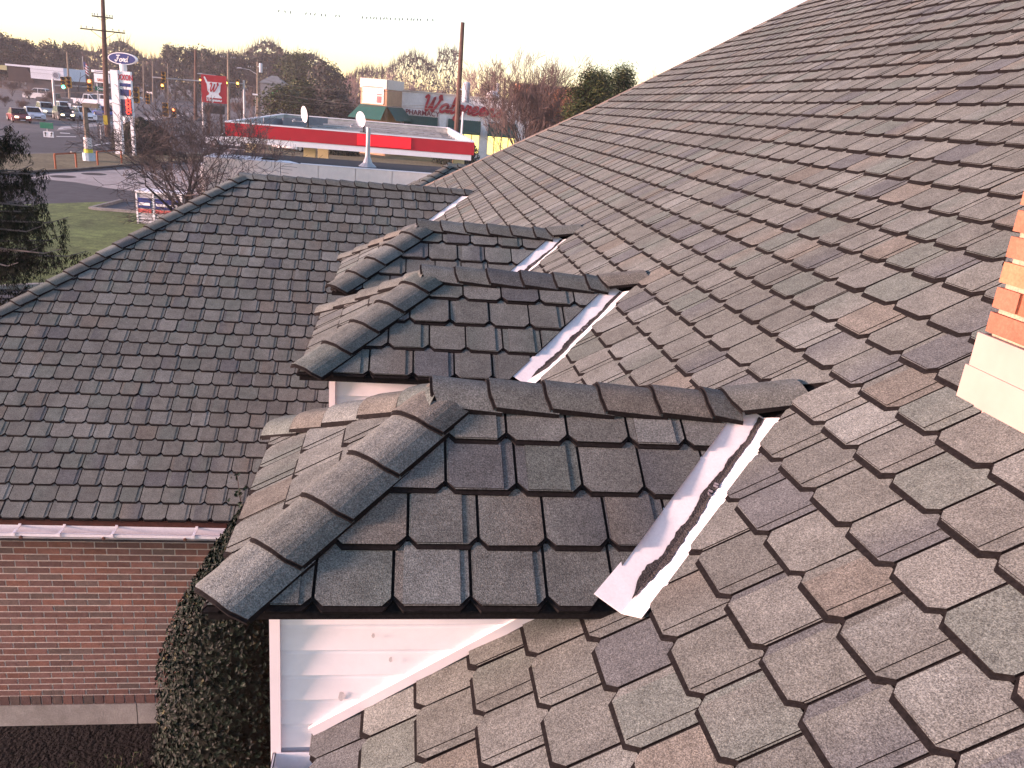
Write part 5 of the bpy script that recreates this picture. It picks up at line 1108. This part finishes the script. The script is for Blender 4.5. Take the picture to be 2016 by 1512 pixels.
# ------------------------------------------------------------------ drugstore
Yw = 100.0; a = at(782, 176, Yw); m_ = Yw/CF*1.0; e = empty('drugstore', (a.x, Yw, 0), R(-2.5), 'long grey drugstore with green awnings, red script sign and corner tower', 'building')
zt = a.z; Wd = 15.5
M_STONE = mat('grey_block', (.80, .73, .71), .85, noise=((.5, .08, 4), (3, .08, 3))); M_TAN = mat('tan_brick', (.42, .25, .15), .85, noise=((1.0, .12, 4), (6, .1, 2))); M_AWN = mat('awning_green', (.012, .075, .06), .6, noise=((1.5, .12, 3),)); M_LITW = mat('lit_window', (.75, .62, .15), .4, emit=((1, .78, .22), .75), noise=((2, .35, 4),)); M_PALE = mat('pale_cornice', (.55, .47, .42), .7, noise=((1, .06, 3),))
box_part('facade_wall', (0, 0, 0), (Wd, 14, zt-.12), M_STONE, e); box_part('cornice', (-.1, -.15, zt-.119), (Wd+.1, 14, zt+.02), M_PALE, e)
bays = [(.95, 4.8), (6.0, 9.8), (10.7, 14.0)]
for i, (x0, x1) in enumerate(bays):
    mb = MB(); zA = zt-2.7; n = 14
    mb.poly([(x0, -.02, zA), (x1, -.02, zA), (x1, -.95, zA-1.25), (x0, -.95, zA-1.25)][::-1]); mb.poly([(x0, -.95, zA-1.25), (x1, -.95, zA-1.25), (x1, -.95, zA-1.55), (x0, -.95, zA-1.55)][::-1]); mb.poly([(x0, -.02, zA), (x0, -.95, zA-1.25), (x0, -.95, zA-1.55), (x0, -.02, zA-1.55)]); mb.poly([(x1, -.02, zA), (x1, -.95, zA-1.25), (x1, -.95, zA-1.55), (x1, -.02, zA-1.55)][::-1]); aw = mb.build('awning', M_AWN, e)
    for k in range(n): x = x0+(x1-x0)*(k+.5)/n; mb = MB(); mb.tube([(x, -.03, zA+.02), (x, -.97, zA-1.23)], .03, 4); mb.build('awning_rib', M_AWN, aw)
    wn = box_part('window', (x0+.1, -.03, zA-3.6), (x1-.1, -.002, zA-1.3), M_LITW, e)
    for k in range(1, 4): x = x0+(x1-x0)*k/4; box_part('mullion', (x-.05, -.06, zA-3.6), (x+.05, -.031, zA-1.3), M_BLACK, wn)
for x in (.45, 5.4, 10.25, 14.6): box_part('pier', (x-.42, -.18, 0), (x+.42, -.003, zt-2.4), M_STONE, e); 
for x in (.45, 5.4, 10.25, 14.6): box_part('wall_lamp', (x-.07, -.28, zt-4.4), (x+.07, -.181, zt-3.7), M_SIGNW, e)
script('Walgreens', 1.75, M_RED, e, (2.9, -.10, zt-2.05), wd=.155, xs=1.14, depth=.15, slant=.25)
text('PHARMACY', .78, mat('dark_red_letters', (.22, .015, .03), .5, noise=((2, .1, 2),)), e, Matrix.Translation((3.0, -.1, zt-2.35)) @ FACE, xs=.95, ext=.05)
# corner tower
ta, tb, tc = at(711, 153, Yw-2.0), at(763, 157, Yw-4.5), at(794, 163, Yw+.2); tzt = ta.z; tw = empty('corner_tower', parent=e); inv = e.matrix_basis.inverted() if False else (Matrix.Translation((a.x, Yw, 0)) @ Matrix.Rotation(R(-2.5), 4, 'Z')).inverted()
def quad_wall(p, q, z0, z1, m, nm, off=0.0, par=None):
    p = inv @ Vector((p.x, p.y, 0)); q = inv @ Vector((q.x, q.y, 0)); d = (q-p).normalized(); nn = Vector((d.y, -d.x, 0)); p = p+nn*off; q = q+nn*off; mb = MB()
    bk = -nn*.25
    vs = [Vector((v.x, v.y, z)) for z in (z0, z1) for v in (p, q, q+bk, p+bk)]; mb.mesh(vs, [(3,2,1,0),(4,5,6,7),(0,1,5,4),(1,2,6,5),(2,3,7,6),(3,0,4,7)]); return mb.build(nm, m, par or tw)
td = ta+(tc-tb)
for (p, q) in ((ta, tb), (tb, tc), (tc, td), (td, ta)):
    quad_wall(p, q, 0, tzt-.02-1.0, M_TAN, 'tower_wall'); quad_wall(p, q, tzt-1.02+.021, tzt, M_PALE, 'tower_cornice', .12)
pa, pb = ta.lerp(tb, .08), ta.lerp(tb, .88); wz0, wz1 = at(730, 203, Yw-3).z, at(730, 171, Yw-3).z
wn = quad_wall(pa, pb, wz0, wz1, mat('tower_glass', (.42, .38, .36), .3, noise=((1, .1, 3),), spec=.6), 'tower_window', .06)
for k in range(5): q0 = pa.lerp(pb, k/4); quad_wall(q0, q0.lerp(pb, .03) if k < 4 else q0+(pb-pa)*.02, wz0, wz1, M_PALE, 'mullion', .10)
for k in range(3): z = wz0+(wz1-wz0)*k/2.0; quad_wall(pa, pb, z-.06, z+.06, M_PALE, 'transom', .12)
qd = pa.lerp(pb, .68); quad_wall(qd, pa.lerp(pb, .92), wz0+.1, wz0+.62*(wz1-wz0), M_RED, 'red_poster', .09)
for (p, q) in ((ta, tb), (tb, tc)):
    P_, Q_ = inv @ Vector((p.x, p.y, 0)), inv @ Vector((q.x, q.y, 0)); d = (Q_-P_).normalized(); nn = Vector((d.y, -d.x, 0)); z1 = wz0-.15; mb = MB(); mb.poly([P_+Vector((0, 0, z1))+nn*.03, Q_+Vector((0, 0, z1))+nn*.03, Q_+nn*1.4+d*.4+Vector((0, 0, z1-1.5)), P_+nn*1.4-d*.6+Vector((0, 0, z1-1.5))][::-1]); mb.build('tower_awning', M_AWN, tw)
mb = MB(); mb.lathe([(0, .9), (.5, .78), (.8, .4), (.85, 0)], 12, X=Matrix.Translation((11.2, 4, zt))); mb.build('roof_vent', M_SIGNW, e)
# orange brick building behind the leafless tree
Yo = 120; a = at(1026, 163, Yo); b = at(1180, 170, Yo); e = empty('orange_brick_building', (a.x, Yo, 0), 0, 'sunlit orange brick building behind the large leafless tree', 'building')
box_part('wall', (0, 0, 0), (b.x-a.x, 8, a.z-.25), mat('orange_brick', (.40, .15, .07), .9, noise=((.6, .12, 4), (5, .12, 2))), e); box_part('parapet', (-.1, -.1, a.z-.249), (b.x-a.x+.1, 8.1, a.z), M_TAN, e)
for k in range(4): x = 1+k*2.8; w_ = box_part('window', (x, -.06, 1.5), (x+1.4, -.002, 3.6), M_GLASS, e)
# white dealership far left
Yv = 215; a = at(13, 127, Yv); b = at(127.5, 134, Yv); zt = at(110, 133, Yv).z; e = empty('dealership', (a.x, Yv, 0), R(-2), 'white boxy dealership with round dark emblem and dark roof end', 'building'); w_ = b.x-a.x
M_DW = mat('dealer_white', (.62, .64, .70), .6, noise=((.3, .06, 3),)); zlo = at(110, 158, Yv).z
box_part('white_box', (w_*.42, -.5, zlo), (w_, 12, zt), M_DW, e); box_part('lower_wall', (w_*.3, .3, 0), (w_*.98, 12, zlo-.02), mat('dealer_dark', (.05, .045, .05), .6, noise=((.5, .2, 3),)), e)
mb = MB(); mb.mesh([(0, 0, zlo-1), (w_*.46, 0, zlo-1), (w_*.34, 0, zt-.5), (w_*.02, 0, zt-.5), (0, 10, zlo-1), (w_*.46, 10, zlo-1), (w_*.34, 10, zt-.5), (w_*.02, 10, zt-.5)], [(0,1,2,3),(3,2,6,7),(1,5,6,2),(0,3,7,4)]); mb.build('dark_roof', mat('mansard_brown', (.035, .026, .026), .9, noise=((.8, .2, 3),)), e)
box_part('roof_cap', (-.2, -.3, zt-.499), (w_*.42-.01, 10, zt-.1), M_DW, e)
for z in (zt-.75, zt-1.55): box_part('fascia_seam', (w_*.42, -.53, z-.04), (w_, -.501, z+.04), mat('seam_grey', (.35, .36, .40), .6), e)
box_part('showroom_glass', (w_*.46, -.53, zlo+.9), (w_*.80, -.501, zt-1.9), mat('showroom_glass', (.20, .20, .23), .3, noise=((.5, .2, 3),)), e)
for r0_, r1_, m2, y in ((0, .78, mat('emblem_grey', (.14, .15, .19), .5), -.56), (.60, .70, M_DW, -.585)):
    mb = MB(); n = 24
    for k in range(n):
        c0, s0, c1, s1_ = math.cos(2*math.pi*k/n), math.sin(2*math.pi*k/n), math.cos(2*math.pi*(k+1)/n), math.sin(2*math.pi*(k+1)/n); cx_, cz_ = w_*.86, (zt+zlo)/2-.3
        mb.poly([(cx_+r0_*c0, y, cz_+r0_*s0), (cx_+r1_*c0, y, cz_+r1_*s0), (cx_+r1_*c1, y, cz_+r1_*s1_), (cx_+r0_*c1, y, cz_+r0_*s1_)][::-1])
    mb.build('round_emblem', m2, e)
# yellowish sign board at the very left edge
a = at(-20, 126, 190); b = at(13, 138, 190); e = empty('yellow_board', (a.x, 190, 0), 0, 'pale yellow sign board at the left edge of the picture', 'sign'); box_part('board', (0, 0, b.z), (b.x-a.x, .3, a.z), mat('pale_yellow', (.45, .42, .22), .6, noise=((.8, .15, 3),)), e); box_part('post', (.8, .05, 0), (1.1, .25, b.z-.002), M_METAL, e)
# grey-roofed house
Yh = 185; a = at(508, 162, Yh); b = at(562, 165, Yh); pk = at(541, 149.5, Yh+4); e = empty('house', (a.x, Yh, 0), R(2), 'small house with grey hip roof among the trees', 'house'); w_ = b.x-a.x
box_part('wall', (.4, .4, 0), (w_-.4, 8, a.z-.01), mat('house_grey', (.22, .22, .23), .8, noise=((1, .12, 3),)), e); px_ = pk.x-a.x
mb = MB(); mb.mesh([(0, 0, a.z), (w_, 0, a.z), (w_, 8.4, a.z), (0, 8.4, a.z), (px_-.6, 4.2, pk.z), (px_+.6, 4.2, pk.z)], [(0,1,5,4),(1,2,5),(2,3,4,5),(3,0,4),(3,2,1,0)]); mb.build('roof', mat('house_roof', (.17, .18, .175), .9, noise=((1, .15, 3),)), e)
for k in range(3): box_part('window', (1+k*1.9, .37, 2.0), (2+k*1.9, .399, 3.4), M_GLASS, e)
# striped flag
Yl = 235; fp = at(163, 120, Yl); e = empty('flag', (fp.x, Yl, 0), 0, 'red and white striped flag hanging from a thin pole', 'flag'); mb = MB(); mb.tube([(0, 0, 0), (0, 0, at(161, 111, Yl).z)], .07, 6); mb.build('pole', M_METAL, e); z1 = at(163, 121, Yl).z
for k in range(8):
    mb = MB(); c = M_RED if k % 2 == 0 else M_SIGNW; pts = [(.08+.28*j, .1*math.sin(j*1.7), z1-.2*j-.34*k) for j in range(5)]
    for p_, q_ in zip(pts, pts[1:]): mb.poly([p_, q_, (q_[0], q_[1], q_[2]-.33), (p_[0], p_[1], p_[2]-.33)]); mb.poly([p_, q_, (q_[0], q_[1], q_[2]-.33), (p_[0], p_[1], p_[2]-.33)][::-1])
    mb.build('stripe', c, e)
mb = MB(); mb.box((.07, -.02, z1-1.25), (.6, .02, z1-.05)); mb.build('canton', M_BLUE, e)

# ------------------------------------------------------------------ small things near the lawn
# lamp pole wrapped in posters
p = gp(176, 317); Yb = p.y; e = empty('wrapped_lamp_pole', (p.x, Yb, 0), 0, 'short pale lamp pole wrapped in posters on the verge', 'pole'); tz = at(166, 203, Yb).z; tx = at(166, 203, Yb).x-p.x
mb = MB(); mb.tube([(0, 0, 0), (tx*.5, 0, tz*.5), (tx, 0, tz)], [.20, .17, .15], 10); mb.build('shaft', MPALE, e)
def band(y0, y1, r, m, nm): mb = MB(); z0, z1 = at(175, y0, Yb).z, at(175, y1, Yb).z; mb.tube([(tx*z0/tz, 0, z0), (tx*z1/tz, 0, z1)], r, 12); mb.build(nm, m, e)
band(317.5, 301, .42, mat('poster_paleblue', (.42, .52, .58), .7, noise=((2.5, .2, 3),)), 'plastic_wrap'); band(300.5, 293, .30, mat('poster_yellow', (.55, .52, .06), .7, noise=((3, .15, 2),)), 'yellow_poster'); band(292.5, 271, .27, mat('poster_white', (.60, .58, .57), .7, noise=((3, .2, 3),)), 'white_poster')
box_part('lamp_box', (tx-.1, -.2, tz-.28), (tx+.95, .2, tz+.02), MPALE, e)
# orange rail
def rail(pts, label):
    g = [gp(*q) for q in pts]; e = empty('steel_rail', (g[0].x, g[0].y, 0), 0, label, 'railing', 'orange rails on the verge'); mo = mat('rail_orange', (.30, .085, .035), .7, noise=((3, .2, 3),)); o0 = Vector((g[0].x, g[0].y, 0))
    for q in g: mb = MB(); mb.tube([q-o0, q-o0+Vector((0, 0, .95))], .06, 7); mb.build('post', mo, e)
    for q, r_ in zip(g, g[1:]): mb = MB(); mb.tube([q-o0+Vector((0, 0, .95)), r_-o0+Vector((0, 0, .95))], .055, 7); mb.build('top_bar', mo, e)
rail([(110, 333), (151, 330)], 'orange pipe rail on the grass verge left of the wrapped pole'); rail([(193, 326), (240, 322)], 'orange pipe rail on the verge right of the wrapped pole')
# propane exchange cage
p = gp(270, 441); Yi = p.y; mpx = Yi/CF*1.06; e = empty('propane_cage', (p.x, Yi, 0), R(-7), 'white bottle-gas exchange cage with dark blue posters behind the hip', 'cage'); zt = at(272, 375, Yi).z; wt = 80*mpx
box_part('cage_body', (.03, .03, .05), (wt-.03, 1.1, zt-.05), mat('cage_inside', (.30, .31, .33), .7, noise=((3, .2, 3),)), e)
for x in (0, wt*.36, wt-.07): box_part('cage_post', (x, 0, 0), (x+.07, .07, zt-.08), M_SIGNW, e)
box_part('cage_roof', (-.03, -.03, zt-.079), (wt+.03, 1.13, zt), M_SIGNW, e)
for k in range(9): z = .12+k*(zt-.3)/9; box_part('cage_bar', (.07, .008, z), (wt-.07, .028, z+.02), M_SIGNW, e)
for (x0, x1) in ((.10, wt*.33), (wt*.42, wt-.16)):
    po = box_part('blue_poster', (x0, -.02, zt*.50), (x1, -.001, zt*.80), M_BLUE, e); box_part('poster_band', (x0+.04, -.035, zt*.58), (x1-.04, -.021, zt*.66), M_SIGNW, po); box_part('red_poster', (x0, -.02, zt*.36), (x1, -.001, zt*.47), mat('poster_red', (.50, .10, .09), .6, noise=((4, .25, 3),)), e)
# ice chest behind the hip
p = at(437, 352, 31); e = empty('ice_chest', (p.x, 31, 0), R(3), 'white ice chest with red shield emblem by the small leafless tree', 'ice chest'); zt = at(437, 325, 31).z
box_part('chest_body', (-.75, 0, 0), (.75, .9, zt), M_SIGNW, e); box_part('blue_panel', (-.6, -.02, zt-.42), (.5, -.001, zt-.05), mat('ice_blue', (.16, .24, .42), .6, noise=((4, .5, 4),)), e)
mb = MB(); mb.poly([(x-.05, -.03, zt-.95+z) for x, z in ((-.5, .42), (0, .5), (.5, .42), (.32, .1), (0, -.12), (-.32, .1))][::-1]); mb.build('red_emblem', M_RED, e)
# hydrant, utility box, hedge by the sign
p = gp(317, 268); e = empty('fire_hydrant', (p.x, p.y, 0), 0, 'orange-brown fire hydrant beside the highway', 'hydrant'); mb = MB(); mb.lathe([(.3, 0), (.3, .08), (.2, .1), (.2, .8), (.26, .84), (.26, .9), (.2, 1.0), (.06, 1.12), (0, 1.14)], 12); mb.build('barrel', mat('hydrant_paint', (.30, .12, .06), .6, noise=((5, .2, 2),)), e)
for s_ in (-1, 1): mb = MB(); mb.tube([(s_*.15, 0, .65), (s_*.36, 0, .65)], .1, 8); mb.build('nozzle', MATS['hydrant_paint'], e)
p = gp(309, 303); e = empty('utility_cabinet', (p.x, p.y, 0), 0, 'small pale utility cabinet on the verge', 'cabinet'); box_part('cabinet_body', (-.28, -.2, 0), (.28, .2, 1.5), mat('cabinet_pale', (.45, .50, .55), .6, noise=((3, .1, 2),)), e); box_part('door', (-.24, -.22, .2), (.24, -.201, 1.4), MATS['cabinet_pale'], e)
leaf_bush('hedge_bush', (gp(248, 303).x+.6, gp(248, 303).y+2.2, 0), 2.3, 1.8, 2.8, 4500, 12, [(.034, .038, .024), (.046, .046, .03), (.026, .03, .022)], 'dark rounded bush at the foot of the fuel price sign', leaf=(.30, .16))
for i, (x_, y_, r_) in enumerate(((667, 300, 1.9), (895, 320, 2.2))):
    g = gp(x_, y_+4); leaf_bush('clipped_bush', (g.x, g.y, 0), r_*1.15, r_, r_*1.5, 2600, 60+i, [(.012, .02, .012), (.02, .028, .016)], ('dark clipped bush under the middle of the canopy', 'dark clipped bush under the right end of the canopy')[i], leaf=(.25, .14))

# ------------------------------------------------------------------ evening haze
mb = MB(); mb.box((-340, -62, -1.0), (340, 420, 24)); hz = mb.build('haze', [])
hm = bpy.data.materials.new('haze_air'); hm.use_nodes = True; ht = hm.node_tree
for n_ in list(ht.nodes):
    if n_.type == 'BSDF_PRINCIPLED': ht.nodes.remove(n_)
pv = ht.nodes.new('ShaderNodeVolumePrincipled'); pv.inputs['Density'].default_value = 0.00035; pv.inputs['Color'].default_value = (.88, .85, .86, 1)
ht.links.new(pv.outputs[0], ht.nodes['Material Output'].inputs['Volume'])
hz.data.materials.append(hm); hz['kind'] = 'stuff'; hz['label'] = 'thin evening haze over the whole place'; hz['category'] = 'haze'
